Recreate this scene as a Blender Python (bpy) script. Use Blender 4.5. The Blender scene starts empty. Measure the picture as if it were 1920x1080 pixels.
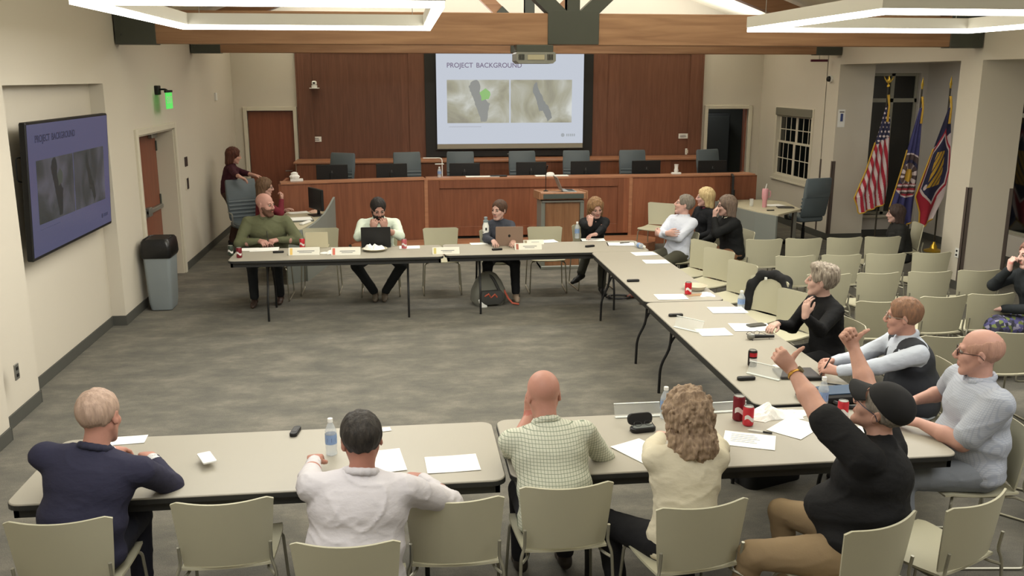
import bpy, math, random
import numpy as np
from mathutils import Vector, Matrix, Euler
random.seed(7)
SC = bpy.context.scene
COL = SC.collection
PI = math.pi
# ---------------------------------------------------------------- camera
FPX, PITCH, YAW, HC = 1700.0, math.radians(13.05), math.radians(6.8), 2.78
_fw = Vector((math.sin(YAW)*math.cos(PITCH), math.cos(YAW)*math.cos(PITCH), -math.sin(PITCH)))
_rt = Vector((math.cos(YAW), -math.sin(YAW), 0)); _up = _rt.cross(_fw)
def _ray(px, py): return _fw + _rt*((px-960)/FPX) + _up*((540-py)/FPX)
def at(px, py, z=0.0):
    "floor-plan position of the photo point (px, py) on the level plane z"
    d = _ray(px, py); t = (z-HC)/d.z; return Vector((d.x*t, d.y*t, z))
def atY(px, py, Y):
    d = _ray(px, py); t = Y/d.y; return Vector((d.x*t, Y, HC+d.z*t))
def atX(px, py, X):
    d = _ray(px, py); t = X/d.x; return Vector((X, d.y*t, HC+d.z*t))
cd = bpy.data.cameras.new('camera'); cam = bpy.data.objects.new('camera', cd); COL.objects.link(cam)
cd.sensor_width = 36; cd.lens = FPX/1920*36; cd.clip_end = 100; cd.clip_start = 0.05
cam.location = (0, 0, HC); cam.rotation_euler = (PI/2-PITCH, 0, -YAW); SC.camera = cam
SC.view_settings.view_transform = 'Standard'
SC.view_settings.look = 'None'; SC.view_settings.gamma = 1; SC.view_settings.use_curve_mapping = False
SC.view_settings.exposure = -0.06
# ---------------------------------------------------------------- materials
def s2l(c):
    return tuple(((v/12.92) if v <= .04045 else ((v+.055)/1.055)**2.4) for v in c)
MATS = {}
def mat(name, col, rough=.6, metal=0, spec=.4, bump=0, bscale=60, var=0, vscale=8, stretch=None, emit=None, estr=0, trans=0, coat=0, alpha=1, sheen=0, var2=None):
    "col is an sRGB 0..1 triple of the surface colour"
    if name in MATS: return MATS[name]
    m = bpy.data.materials.new(name); m.use_nodes = True
    nt = m.node_tree; b = nt.nodes['Principled BSDF']; L = nt.links.new
    c = s2l(col)
    b.inputs['Base Color'].default_value = (*c, 1)
    b.inputs['Roughness'].default_value = rough; b.inputs['Metallic'].default_value = metal
    b.inputs['Specular IOR Level'].default_value = spec
    if trans: b.inputs['Transmission Weight'].default_value = trans
    if coat: b.inputs['Coat Weight'].default_value = coat
    if sheen: b.inputs['Sheen Weight'].default_value = sheen
    if alpha < 1: b.inputs['Alpha'].default_value = alpha
    if emit is not None:
        b.inputs['Emission Color'].default_value = (*s2l(emit), 1); b.inputs['Emission Strength'].default_value = estr
    if var or bump:
        tc = nt.nodes.new('ShaderNodeTexCoord'); mp = nt.nodes.new('ShaderNodeMapping')
        L(tc.outputs['Object'], mp.inputs[0])
        if stretch: mp.inputs['Scale'].default_value = stretch
    if var:
        n = nt.nodes.new('ShaderNodeTexNoise'); n.inputs['Scale'].default_value = vscale; n.inputs['Detail'].default_value = 4
        L(mp.outputs[0], n.inputs['Vector'])
        mx = nt.nodes.new('ShaderNodeMix'); mx.data_type = 'RGBA'
        rm = nt.nodes.new('ShaderNodeMapRange'); rm.inputs[1].default_value = .3; rm.inputs[2].default_value = .7
        L(n.outputs['Fac'], rm.inputs[0]); L(rm.outputs[0], mx.inputs[0])
        c2 = s2l(var2) if var2 else tuple(v*(1-var) for v in c)
        mx.inputs[6].default_value = (*(min(1, v*(1+(0 if var2 else var*.6))) for v in c), 1); mx.inputs[7].default_value = (*c2, 1)
        L(mx.outputs[2], b.inputs['Base Color'])
    if bump:
        n2 = nt.nodes.new('ShaderNodeTexNoise'); n2.inputs['Scale'].default_value = bscale; n2.inputs['Detail'].default_value = 3
        L(mp.outputs[0], n2.inputs['Vector'])
        bp = nt.nodes.new('ShaderNodeBump'); bp.inputs['Strength'].default_value = bump; bp.inputs['Distance'].default_value = .01
        L(n2.outputs['Fac'], bp.inputs['Height']); L(bp.outputs[0], b.inputs['Normal'])
    MATS[name] = m; return m
def nodes_of(m):
    nt = m.node_tree; return nt, nt.nodes['Principled BSDF'], nt.nodes.new, nt.links.new
def wood(name, c1, c2, rough=.45, plank=None, axis='z', scale=1.0):
    if name in MATS: return MATS[name]
    m = mat(name, c1, rough); nt, b, N, L = nodes_of(m)
    tc = N('ShaderNodeTexCoord'); mp = N('ShaderNodeMapping'); L(tc.outputs['Object'], mp.inputs[0])
    sc = {'z': (14, 14, 1.0), 'x': (1.0, 14, 14), 'y': (14, 1.0, 14)}[axis]
    mp.inputs['Scale'].default_value = tuple(v*scale for v in sc)
    n = N('ShaderNodeTexNoise'); n.inputs['Scale'].default_value = 1.6; n.inputs['Detail'].default_value = 6; n.inputs['Distortion'].default_value = .6
    L(mp.outputs[0], n.inputs['Vector'])
    cr = N('ShaderNodeValToRGB'); cr.color_ramp.elements[0].position = .3; cr.color_ramp.elements[1].position = .72
    cr.color_ramp.elements[0].color = (*s2l(c2), 1); cr.color_ramp.elements[1].color = (*s2l(c1), 1)
    L(n.outputs['Fac'], cr.inputs[0]); out = cr.outputs[0]
    if plank:                                   # veneer leaves: each strip its own tone
        sp = N('ShaderNodeSeparateXYZ'); L(tc.outputs['Object'], sp.inputs[0])
        dv = N('ShaderNodeMath'); dv.operation = 'DIVIDE'; L(sp.outputs[0], dv.inputs[0]); dv.inputs[1].default_value = plank
        fl = N('ShaderNodeMath'); fl.operation = 'FLOOR'; L(dv.outputs[0], fl.inputs[0])
        wn = N('ShaderNodeTexWhiteNoise'); wn.noise_dimensions = '1D'; L(fl.outputs[0], wn.inputs['W'])
        mr = N('ShaderNodeMapRange'); mr.inputs[3].default_value = .8; mr.inputs[4].default_value = 1.15; L(wn.outputs['Value'], mr.inputs[0])
        mx = N('ShaderNodeMix'); mx.data_type = 'RGBA'; mx.blend_type = 'MULTIPLY'; mx.inputs[0].default_value = 1
        L(out, mx.inputs[6]); L(mr.outputs[0], mx.inputs[7]); out = mx.outputs[2]
    L(out, b.inputs['Base Color']); return m
# ---------------------------------------------------------------- mesh builder
class MB:
    def __init__(s): s.v = []; s.f = []; s.mi = []; s.m = 0
    def add(s, vs, fs):
        o = len(s.v); s.v += [tuple(v) for v in vs]; s.f += [tuple(i+o for i in f) for f in fs]; s.mi += [s.m]*len(fs); return s
    def box(s, x0, x1, y0, y1, z0, z1, ch=0):
        if ch <= 0:
            vs = [(x, y, z) for x in (x0, x1) for y in (y0, y1) for z in (z0, z1)]
            return s.add(vs, [(0,1,3,2),(4,6,7,5),(0,4,5,1),(2,3,7,6),(0,2,6,4),(1,5,7,3)])
        c = min(ch, (x1-x0)*.49, (y1-y0)*.49, (z1-z0)*.49)
        def ring(z, i): 
            a0, a1, b0, b1 = x0+i, x1-i, y0+i, y1-i
            return [(a0+c, b0, z), (a1-c, b0, z), (a1, b0+c, z), (a1, b1-c, z), (a1-c, b1, z), (a0+c, b1, z), (a0, b1-c, z), (a0, b0+c, z)]
        R = [ring(z0, c), ring(z0+c, 0), ring(z1-c, 0), ring(z1, c)]
        return s.loft(R, True, True)
    def loft(s, rings, cap0=True, cap1=True, closed=True):
        n = len(rings[0]); vs = [p for r in rings for p in r]; fs = []
        for k in range(len(rings)-1):
            for i in range(n if closed else n-1):
                j = (i+1) % n; fs.append((k*n+i, k*n+j, (k+1)*n+j, (k+1)*n+i))
        if cap0: fs.append(tuple(range(n-1, -1, -1)))
        if cap1: fs.append(tuple((len(rings)-1)*n+i for i in range(n)))
        return s.add(vs, fs)
    def lathe(s, prof, c=(0,0,0), n=16, cap0=True, cap1=True, sx=1, sy=1):
        R = [[(c[0]+r*math.cos(2*PI*i/n)*sx, c[1]+r*math.sin(2*PI*i/n)*sy, c[2]+z) for i in range(n)] for r, z in prof]
        return s.loft(R, cap0, cap1)
    def tube(s, pts, r, n=8, closed=False, flat=None):
        P = [Vector(p) for p in pts]; m = len(P); R = []
        rr = r if isinstance(r, (list, tuple)) else [r]*m
        prev = None
        for i in range(m):
            if closed: t = P[(i+1) % m]-P[i-1]
            else: t = P[min(i+1, m-1)]-P[max(i-1, 0)]
            if t.length < 1e-9: t = Vector((0,0,1))
            t.normalize()
            if prev is None:
                a = Vector((0,0,1)) if abs(t.z) < .9 else Vector((1,0,0)); u = t.cross(a).normalized()
            else: u = (prev-t*prev.dot(t)).normalized()
            prev = u; w = t.cross(u)
            R.append([P[i]+(u*math.cos(2*PI*k/n)+w*math.sin(2*PI*k/n)*(flat or 1))*rr[i] for k in range(n)])
        if closed: R.append(R[0])
        return s.loft(R, not closed, not closed)
    def prism(s, poly, z0, z1, ch=0):
        "poly: list of xy, counter clockwise"
        if ch:
            c = Vector((sum(p[0] for p in poly)/len(poly), sum(p[1] for p in poly)/len(poly)))
            def ins(p): 
                d = (c-Vector(p)); d.normalize(); return (p[0]+d.x*ch, p[1]+d.y*ch)
            q = [ins(p) for p in poly]
            return s.loft([[(*p, z0) for p in q], [(*p, z0+ch) for p in poly], [(*p, z1-ch) for p in poly], [(*p, z1) for p in q]])
        return s.loft([[(*p, z0) for p in poly], [(*p, z1) for p in poly]])
    def xf(s, M, start=0):
        for i in range(start, len(s.v)): s.v[i] = tuple(M @ Vector(s.v[i]))
        return s
    def build(s, name, m, parent=None, smooth=False, loc=None, rot=None):
        me = bpy.data.meshes.new(name); me.from_pydata(s.v, [], s.f)
        ms = m if isinstance(m, (list, tuple)) else [m]
        for q in ms: me.materials.append(q)
        if len(ms) > 1: me.polygons.foreach_set('material_index', s.mi)
        import bmesh
        bm = bmesh.new(); bm.from_mesh(me); bmesh.ops.recalc_face_normals(bm, faces=bm.faces)
        if smooth:
            for f in bm.faces: f.smooth = True
            for e in bm.edges:
                if len(e.link_faces) == 2 and e.calc_face_angle(0) > math.radians(38): e.smooth = False
        bm.to_mesh(me); bm.free(); me.update()
        o = bpy.data.objects.new(name, me); COL.objects.link(o)
        if parent is not None: o.parent = parent
        if loc is not None: o.location = loc
        if rot is not None: o.rotation_euler = rot
        return o
def rounded(x0, x1, y0, y1, r, n=5):
    P = []
    for cx, cy, a0 in ((x1-r, y0+r, -90), (x1-r, y1-r, 0), (x0+r, y1-r, 90), (x0+r, y0+r, 180)):
        for k in range(n+1):
            a = math.radians(a0+90*k/n); P.append((cx+r*math.cos(a), cy+r*math.sin(a)))
    return P
def arc_pts(pts, r=.03, n=4):
    "round the corners of a polyline"
    P = [Vector(p) for p in pts]; out = [P[0]]
    for i in range(1, len(P)-1):
        a = (P[i-1]-P[i]); b = (P[i+1]-P[i]); q = min(r, a.length*.45, b.length*.45)
        A = P[i]+a.normalized()*q; B = P[i]+b.normalized()*q
        for k in range(n+1):
            t = k/n; out.append(A*(1-t)**2+P[i]*2*t*(1-t)+B*t*t)
    out.append(P[-1]); return out
def tag(o, label=None, cat=None, group=None, kind=None):
    if label: o['label'] = label
    if cat: o['category'] = cat
    if group: o['group'] = group
    if kind: o['kind'] = kind
    return o
def thing(name, label, cat, loc=(0,0,0), rz=0, group=None, kind=None):
    o = bpy.data.objects.new(name, None); COL.objects.link(o); o.empty_display_size = .1
    o.location = loc; o.rotation_euler = (0, 0, rz); return tag(o, label, cat, group, kind)
def copy_tree(o, parent=None, top=True):
    c = o.copy(); COL.objects.link(c)
    if parent is not None: c.parent = parent
    for ch in list(o.children): copy_tree(ch, c, False)
    return c
def struct(name, mb, m, parent=None, smooth=False):
    o = mb.build(name, m, parent, smooth); o['kind'] = 'structure'; return o
def text_mesh(txt, size, m, name, parent, M, extr=.0008, bold=0):
    cu = bpy.data.curves.new(name, 'FONT'); cu.body = txt; cu.size = size; cu.align_x = 'LEFT'; cu.align_y = 'CENTER'; cu.extrude = extr; cu.offset = bold
    t = bpy.data.objects.new(name, cu); COL.objects.link(t)
    dg = bpy.context.evaluated_depsgraph_get(); me = bpy.data.meshes.new_from_object(t.evaluated_get(dg))
    bpy.data.objects.remove(t); me.materials.clear(); me.materials.append(m); me.transform(M); me.name = name
    o = bpy.data.objects.new(name, me); COL.objects.link(o)
    if parent is not None: o.parent = parent
    return o
# ================================================================ MATERIALS
M_wall = mat('wall_paint', (.79,.762,.705), .85, bump=.05, bscale=150)
M_wall2 = mat('alcove_paint', (.78,.76,.725), .85)
M_ceil = mat('ceiling_paint', (.92,.90,.82), .9)
M_trimc = mat('cream_trim', (.80,.775,.705), .5)
M_base = mat('rubber_base', (.30,.30,.28), .6)
M_steel = mat('green_grey_steel', (.29,.30,.275), .45, spec=.3)
M_metal = mat('brushed_metal', (.62,.62,.60), .35, .8)
M_darkmetal = mat('black_metal', (.10,.10,.10), .5, .2)
M_black = mat('black_plastic', (.07,.07,.07), .5)
M_blk2 = mat('black_fabric', (.075,.075,.08), .9)
M_paper = mat('paper', (.93,.93,.91), .8)
M_white = mat('white_plastic', (.88,.88,.86), .5)
M_beam = wood('glulam_fir', (.665,.515,.39), (.545,.40,.295), .55, axis='x', scale=.6)
M_panel = wood('cherry_panel', (.475,.32,.245), (.41,.265,.20), .5, plank=.62, axis='z')
M_cherry = wood('cherry_dais', (.56,.35,.245), (.485,.29,.20), .42, plank=.8, axis='z')
M_cherry_h = wood('cherry_top', (.68,.48,.355), (.59,.40,.295), .4, axis='x')
M_door = wood('cherry_door', (.52,.31,.22), (.46,.26,.185), .45, axis='z')
M_lect = wood('maple_lectern', (.64,.47,.34), (.54,.38,.27), .45, axis='z')
M_shell = mat('chair_polymer', (.695,.68,.59), .55, spec=.3)
M_rod = mat('chair_rod', (.62,.61,.55), .35, .6)
M_top = mat('laminate_top', (.625,.605,.555), .42, spec=.35, bump=.02, bscale=400, var=.04, vscale=300)
M_edge = mat('table_edge_band', (.16,.16,.155), .5)
M_clear = mat('clear_acrylic', (.85,.86,.84), .1, alpha=.28)
M_bottle = mat('clear_bottle', (.85,.88,.90), .08, alpha=.38)
M_screen = mat('monitor_glass', (.035,.037,.04), .25)
M_blue = mat('grey_blue_leather', (.36,.40,.42), .5, bump=.08, bscale=90)
M_glassn = mat('night_glass', (.055,.065,.06), .06, spec=.8)
M_green = mat('exit_green', (.35,.85,.40), .4, emit=(.35,.9,.40), estr=.6)
M_gold = mat('gold', (.80,.66,.25), .3, .8)
M_led = mat('led_diffuser', (1,1,1), .5, emit=(1,.985,.93), estr=7.0)
M_alu = mat('white_aluminium', (.80,.79,.76), .4)
# carpet: broken streaky tiles of warm and cool grey
M_carpet = mat('carpet_tiles', (.40,.39,.355), .95, spec=.1)
nt, b, N, L = nodes_of(M_carpet)
tc = N('ShaderNodeTexCoord'); mp = N('ShaderNodeMapping'); mp.inputs['Scale'].default_value = (1.6, 2.6, 1); L(tc.outputs['Object'], mp.inputs[0])
n1 = N('ShaderNodeTexNoise'); n1.inputs['Scale'].default_value = 1.3; n1.inputs['Detail'].default_value = 7; n1.inputs['Roughness'].default_value = .7; L(mp.outputs[0], n1.inputs['Vector'])
cr = N('ShaderNodeValToRGB'); e = cr.color_ramp.elements
e[0].position = .33; e[0].color = (*s2l((.36,.355,.335)), 1); e[1].position = .76; e[1].color = (*s2l((.51,.49,.45)), 1)
q = e.new(.5); q.color = (*s2l((.41,.40,.37)), 1)
n2 = N('ShaderNodeTexNoise'); n2.inputs['Scale'].default_value = 140; n2.inputs['Detail'].default_value = 2; L(tc.outputs['Object'], n2.inputs['Vector'])
mx = N('ShaderNodeMix'); mx.data_type = 'RGBA'; mx.blend_type = 'OVERLAY'; mx.inputs[0].default_value = .35
L(n1.outputs['Fac'], cr.inputs[0]); L(cr.outputs[0], mx.inputs[6]); L(n2.outputs['Fac'], mx.inputs[7]); L(mx.outputs[2], b.inputs['Base Color'])
bp = N('ShaderNodeBump'); bp.inputs['Strength'].default_value = .3; bp.inputs['Distance'].default_value = .01; L(n2.outputs['Fac'], bp.inputs['Height']); L(bp.outputs[0], b.inputs['Normal'])

# ================================================================ ROOM SHELL
XL, XR, YB, YF, ZT = -3.22, 7.35, 18.3, -0.7, 6.2
struct('floor', MB().box(-4.6, 9.6, YF-.2, 21, -.1, 0), M_carpet)
w = MB()
w.box(-3.62, -3.12, YF-.2, 7.1, 0, 4.2)
w.box(-3.62, XL, 7.1, 7.98, 0, 4.2)
w.box(-3.62, XL-.15, 7.98, 10.55, 0, 2.72)
w.box(-3.62, XL, 7.98, 10.55, 2.72, 4.2)
w.box(-3.62, XL, 10.55, 11.62, 0, 4.2)
w.box(-3.62, XL, 11.62, 13.45, 2.09, 4.2)
w.box(-3.62, XL, 13.45, YB+.2, 0, 4.2)
struct('wall_left', w, M_wall)
bl = MB()
for a, y0, y1 in ((-3.12, YF, 7.1), (XL, 7.1, 7.98), (XL-.15, 7.98, 10.55), (XL, 10.55, 11.54), (XL, 13.53, YB)): bl.box(a, a+.012, y0, y1, 0, .115, .004)
bl.box(XL, -3.108, 7.1, 7.112, 0, .115); bl.box(XL-.15, XL+.012, 7.98, 7.992, 0, .115); bl.box(XL-.15, XL+.012, 10.538, 10.55, 0, .115)
struct('baseboard_left', bl, M_base)
w = MB()
# back wall with two doorways
dl0, dl1, dr0, dr1 = -2.97, -2.1, 6.22, 7.08
w.box(-3.62, dl0, YB, YB+.2, 0, 4.2).box(dl0, dl1, YB, YB+.2, 2.16, 4.2).box(dl1, dr0, YB, YB+.2, 0, 4.2).box(dr0, dr1, YB, YB+.2, 2.16, 4.2).box(dr1, XR+.2, YB, YB+.2, 0, 4.2)
w.box(-3.62, XR+.2, YB, YB+.2, 4.2, ZT)
struct('wall_back', w, M_wall)
struct('wall_front', MB().box(-3.7, 9.7, YF-.2, YF, 0, ZT), M_wall)
# right side: window wall, columns, header, alcove
w = MB(); wy0, wy1, wz0, wz1 = 15.86, 17.42, .92, 2.16
w.box(XR, XR+.2, 15.4, wy0, 0, 3.9).box(XR, XR+.2, wy1, YB, 0, 3.9).box(XR, XR+.2, wy0, wy1, 0, wz0).box(XR, XR+.2, wy0, wy1, wz1, 3.9)
struct('wall_right', w, M_wall)
struct('wall_right_column_back', MB().box(XR, 7.98, 14.95, 15.42, 0, 3.9), M_wall)
struct('wall_right_column_front', MB().box(XR, 7.98, 11.08, 11.55, 0, 3.9), M_wall)
struct('wall_right_header', MB().box(XR, XR+.6, YF, 11.08, 3.0, 3.9).box(XR, XR+.6, 11.55, 14.95, 3.0, 3.9), M_wall)
AX, AY = 9.15, 15.3
w = MB(); ax0, ax1, az0, az1 = 8.0, 9.02, .38, 2.86
w.box(7.98, AX+.2, AY, AY+.2, az1, 3.4).box(7.98, AX+.2, AY, AY+.2, 0, az0).box(ax1, AX+.2, AY, AY+.2, az0, az1).box(7.9, ax0, AY, AY+.2, az0, az1)
struct('wall_alcove_back', w, M_wall2)
w = MB(); by0, by1 = 11.6, 13.05
w.box(AX, AX+.2, by1, AY, 0, 3.4).box(AX, AX+.2, YF, by0, 0, 3.4).box(AX, AX+.2, by0, by1, 0, .45).box(AX, AX+.2, by0, by1, 2.7, 3.4)
struct('wall_alcove_right', w, M_wall2)
bb = MB().box(XR-.012, XR, 15.42, YB, 0, .115).box(7.35, 7.99, 14.938, 14.95, 0, .115).box(7.338, 7.35, 14.94, 15.42, 0, .115).box(7.35, 7.99, 11.068, 11.08, 0, .115).box(7.338, 7.35, 11.07, 11.56, 0, .115)
bb.box(8.0, AX, AY-.012, AY, 0, .115).box(AX-.012, AX, YF, AY, 0, .115)
struct('baseboard_right', bb, M_base)
struct('baseboard_back', MB().box(XL, dl0-.08, YB-.012, YB, 0, .115).box(dr1+.08, XR, YB-.012, YB, 0, .115), M_base)
# ceilings: vaulted over the hall, flat over the alcove
XM = (XL+XR)/2
rz0, rz1 = 3.72, 5.6
w = MB().loft([[(XL-.4, y, rz0-.14), (XM, y, rz1), (XR+.3, y, rz0-.1), (XR+.3, y, rz0+.1), (XM, y, rz1+.2), (XL-.4, y, rz0+.06)] for y in (YF-.2, YB+.2)])
struct('ceiling', w, M_ceil)
struct('ceiling_alcove', MB().box(XR+.3, AX+.2, YF-.2, AY+.2, 3.05, 3.2), M_wall2)
# ---- wood clad back wall
wx0, wx1 = -1.98, 6.05
pn = MB()
pn.box(wx0, .62, YB-.05, YB, 0, 3.9).box(3.78, wx1, YB-.05, YB, 0, 3.9).box(.62, 3.78, YB-.05, YB, 0, 3.9)
for a, b_ in ((wx0+.28, .14), (4.1, wx1-.25)):                     # framed field panels
    pn.box(wx0 if a < 0 else 3.78, a, YB-.075, YB-.05, 0, 3.9, .004); pn.box(b_, .62 if a < 0 else wx1, YB-.075, YB-.05, 0, 3.9, .004)
    pn.box(a, b_, YB-.075, YB-.05, 3.25, 3.9, .004)
struct('wall_back_panelling', pn, M_panel)
struct('trim_1', MB().box(wx0-.03, wx0, YB-.085, YB, 0, 3.9, .003).box(wx1, wx1+.03, YB-.085, YB, 0, 3.9, .003), M_panel)
# ---- doors
def framed(name, x0, x1, z1, y, m=M_trimc):
    f = MB().box(x0-.075, x0, y-.03, y+.05, 0, z1+.075, .006).box(x1, x1+.075, y-.03, y+.05, 0, z1+.075, .006).box(x0, x1, y-.03, y+.05, z1, z1+.075, .006)
    return struct(name, f, m)
d1 = framed('door_1', dl0, dl1, 2.16, YB-.02)
o = MB().box(dl0+.006, dl1-.006, YB+.03, YB+.075, .01, 2.15, .003).build('door_leaf', M_door, d1)
MB().tube(arc_pts([(dl1-.08, YB+.03, 1.0), (dl1-.08, YB-.03, 1.0), (dl1-.2, YB-.03, 1.0)], .02), .01).build('handle', M_metal, o)
d2 = framed('door_2', dr0, dr1, 2.16, YB-.02)
a = math.radians(108)                                               # open leaf swung back into the far room
o = MB().box(-.85, 0, -.022, .022, .01, 2.15, .003).xf(Matrix.Translation((dr1-.02, YB+.06, 0)) @ Matrix.Rotation(-a, 4, 'Z')).build('door_leaf', M_door, d2)
hx = Matrix.Translation((dr1-.02, YB+.06, 0)) @ Matrix.Rotation(-a, 4, 'Z')
MB().tube(arc_pts([(-.79, .02, 1.0), (-.79, .08, 1.0), (-.66, .08, 1.0)], .02), .011).xf(hx).build('handle', M_metal, o)
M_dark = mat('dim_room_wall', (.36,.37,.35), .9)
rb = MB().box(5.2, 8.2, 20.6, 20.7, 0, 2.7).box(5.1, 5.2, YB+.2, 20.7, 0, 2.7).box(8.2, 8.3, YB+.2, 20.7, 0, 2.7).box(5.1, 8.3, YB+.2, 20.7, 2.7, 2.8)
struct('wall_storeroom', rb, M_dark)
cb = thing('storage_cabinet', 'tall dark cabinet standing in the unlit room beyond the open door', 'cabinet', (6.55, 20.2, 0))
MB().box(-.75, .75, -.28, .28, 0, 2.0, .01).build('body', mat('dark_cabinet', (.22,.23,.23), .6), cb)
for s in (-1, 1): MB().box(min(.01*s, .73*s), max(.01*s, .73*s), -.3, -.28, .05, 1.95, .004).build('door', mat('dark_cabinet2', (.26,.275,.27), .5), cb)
# double doors in the left wall, set back in a deep jamb
jy0, jy1 = 11.62, 13.45
f = MB().box(XL-.02, XL+.035, jy0-.08, jy0, 0, 2.17, .006).box(XL-.02, XL+.035, jy1, jy1+.08, 0, 2.17, .006).box(XL-.02, XL+.035, jy0, jy1, 2.09, 2.17, .006)
f.box(XL-.28, XL, jy0, jy0+.02, 0, 2.09).box(XL-.28, XL, jy1-.02, jy1, 0, 2.09).box(XL-.28, XL, jy0, jy1, 2.07, 2.09)
d3 = struct('door_3', f, M_trimc)
ym = (jy0+jy1)/2
for k, (a0, a1) in enumerate(((jy0+.025, ym-.003), (ym+.003, jy1-.025))):
    o = MB().box(XL-.29, XL-.245, a0, a1, .01, 2.065, .003).build('door_leaf', M_door, d3)
    MB().box(XL-.245, XL-.19, a0+.06, a1-.06, .98, 1.04, .008).box(XL-.245, XL-.185, a0+.06 if k else a1-.22, a0+.22 if k else a1-.06, .95, 1.07, .008).build('panic_bar', M_metal, o)
    MB().box(XL-.246, XL-.235, a0+.02 if k else a1-.06, a0+.06 if k else a1-.02, .1, 2.0, .002).build('astragal', M_metal, o)
    for z in (.25, 1.1, 1.85): MB().box(XL-.246, XL-.225, (a1-.03 if k else a0), (a1 if k else a0+.03), z-.07, z+.07, .002).build('hinge', M_steel, o)
    MB().box(XL-.245, XL-.19, (a1-.36 if k else a0+.08), (a1-.08 if k else a0+.36), 1.97, 2.04, .006).build('door_closer', M_metal, o)
# ---- windows
def sash(mb, u0, u1, z0, z1, d0, d1, nu, nz, ax, fr=.05, mu=.02):
    def bx(a0, a1, b0, b1, e=0):
        if ax == 'x': mb.box(d0-e, d1+e, a0, a1, b0, b1, .003)
        else: mb.box(a0, a1, d0-e, d1+e, b0, b1, .003)
    bx(u0, u0+fr, z0, z1); bx(u1-fr, u1, z0, z1); bx(u0+fr, u1-fr, z0, z0+fr); bx(u0+fr, u1-fr, z1-fr, z1)
    for k in range(1, nu): u = u0+fr+(u1-u0-2*fr)*k/nu; bx(u-mu/2, u+mu/2, z0+fr, z1-fr, -.005)
    for k in range(1, nz): z = z0+fr+(z1-z0-2*fr)*k/nz; bx(u0+fr, u1-fr, z-mu/2, z+mu/2, -.005)
f = MB(); sash(f, wy0-.07, wy1+.07, wz0-.07, wz1+.07, XR-.02, XR+.1, 1, 1, 'x', .075)
f.box(XR-.05, XR+.02, wy0-.1, wy1+.1, wz0-.1, wz0-.07, .004)
win1 = struct('window_1', f, M_trimc)
ym = (wy0+wy1)/2; zm = (wz0+wz1)/2+.02
for (a0, a1) in ((wy0, ym), (ym, wy1)):
    for (c0, c1, dx) in ((wz0, zm+.025, 0), (zm-.025, wz1-.08, .03)):
        g = MB(); sash(g, a0, a1, c0, c1, XR+.03+dx, XR+.06+dx, 3, 2, 'x', .04, .018); s_ = g.build('window_sash', M_trimc, win1)
        MB().box(XR+.042+dx, XR+.048+dx, a0+.03, a1-.03, c0+.03, c1-.03).build('pane', M_glassn, s_)
MB().box(XR-.04, XR+.06, wy0-.02, wy1+.02, wz1-.09, wz1+.06, .01).build('roller_shade_box', mat('shade_cassette', (.46,.45,.40), .7), win1)
f = MB(); sash(f, ax0, ax1, az0, az1, AY+.06, AY+.14, 1, 1, 'y', .05)
mxx = 8.55
f.box(mxx-.035, mxx+.035, AY+.06, AY+.14, az0, az1, .004).box(ax0, ax1, AY+.06, AY+.14, 2.36, 2.43, .004)
win2 = struct('window_2', f, mat('window_mullion', (.62,.61,.55), .5))
MB().box(ax0+.03, ax1-.03, AY+.095, AY+.105, az0+.03, az1-.03).build('pane', M_glassn, win2)
MB().box(ax0-.05, ax1+.02, AY-.04, AY+.06, az0-.05, az0, .006).build('window_sill', M_trimc, win2)
f = MB(); sash(f, by0, by1, .45, 2.7, AX+.06, AX+.14, 1, 1, 'x', .05); f.box(AX+.06, AX+.14, by0, by1, 2.2, 2.26)
win3 = struct('window_3', f, MATS['window_mullion'])
MB().box(AX+.095, AX+.105, by0+.03, by1-.03, .48, 2.67).build('pane', M_glassn, win3)
# corner guards on the columns
cg = MB()
M_guard = mat('corner_guard', (.35,.31,.29), .5)
for i, (x, y, z1) in enumerate(((XR, 14.95, 1.38), (XR, 11.08, 1.38), (XR, 15.42, 1.38), (7.98, 11.08, 1.36))):
    sx = 1 if x == XR else -1
    g = MB().box(min(x-.006*sx, x+.05*sx), max(x-.006*sx, x+.05*sx), y-.006 if i != 2 else y, y if i != 2 else y+.006, .1, z1).box(min(x-.006*sx, x), max(x-.006*sx, x), y-.006 if i != 2 else y-.05, y+.05 if i != 2 else y+.006, .1, z1)
    o = struct('trim_%d' % (i+2), g, M_guard)

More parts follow.
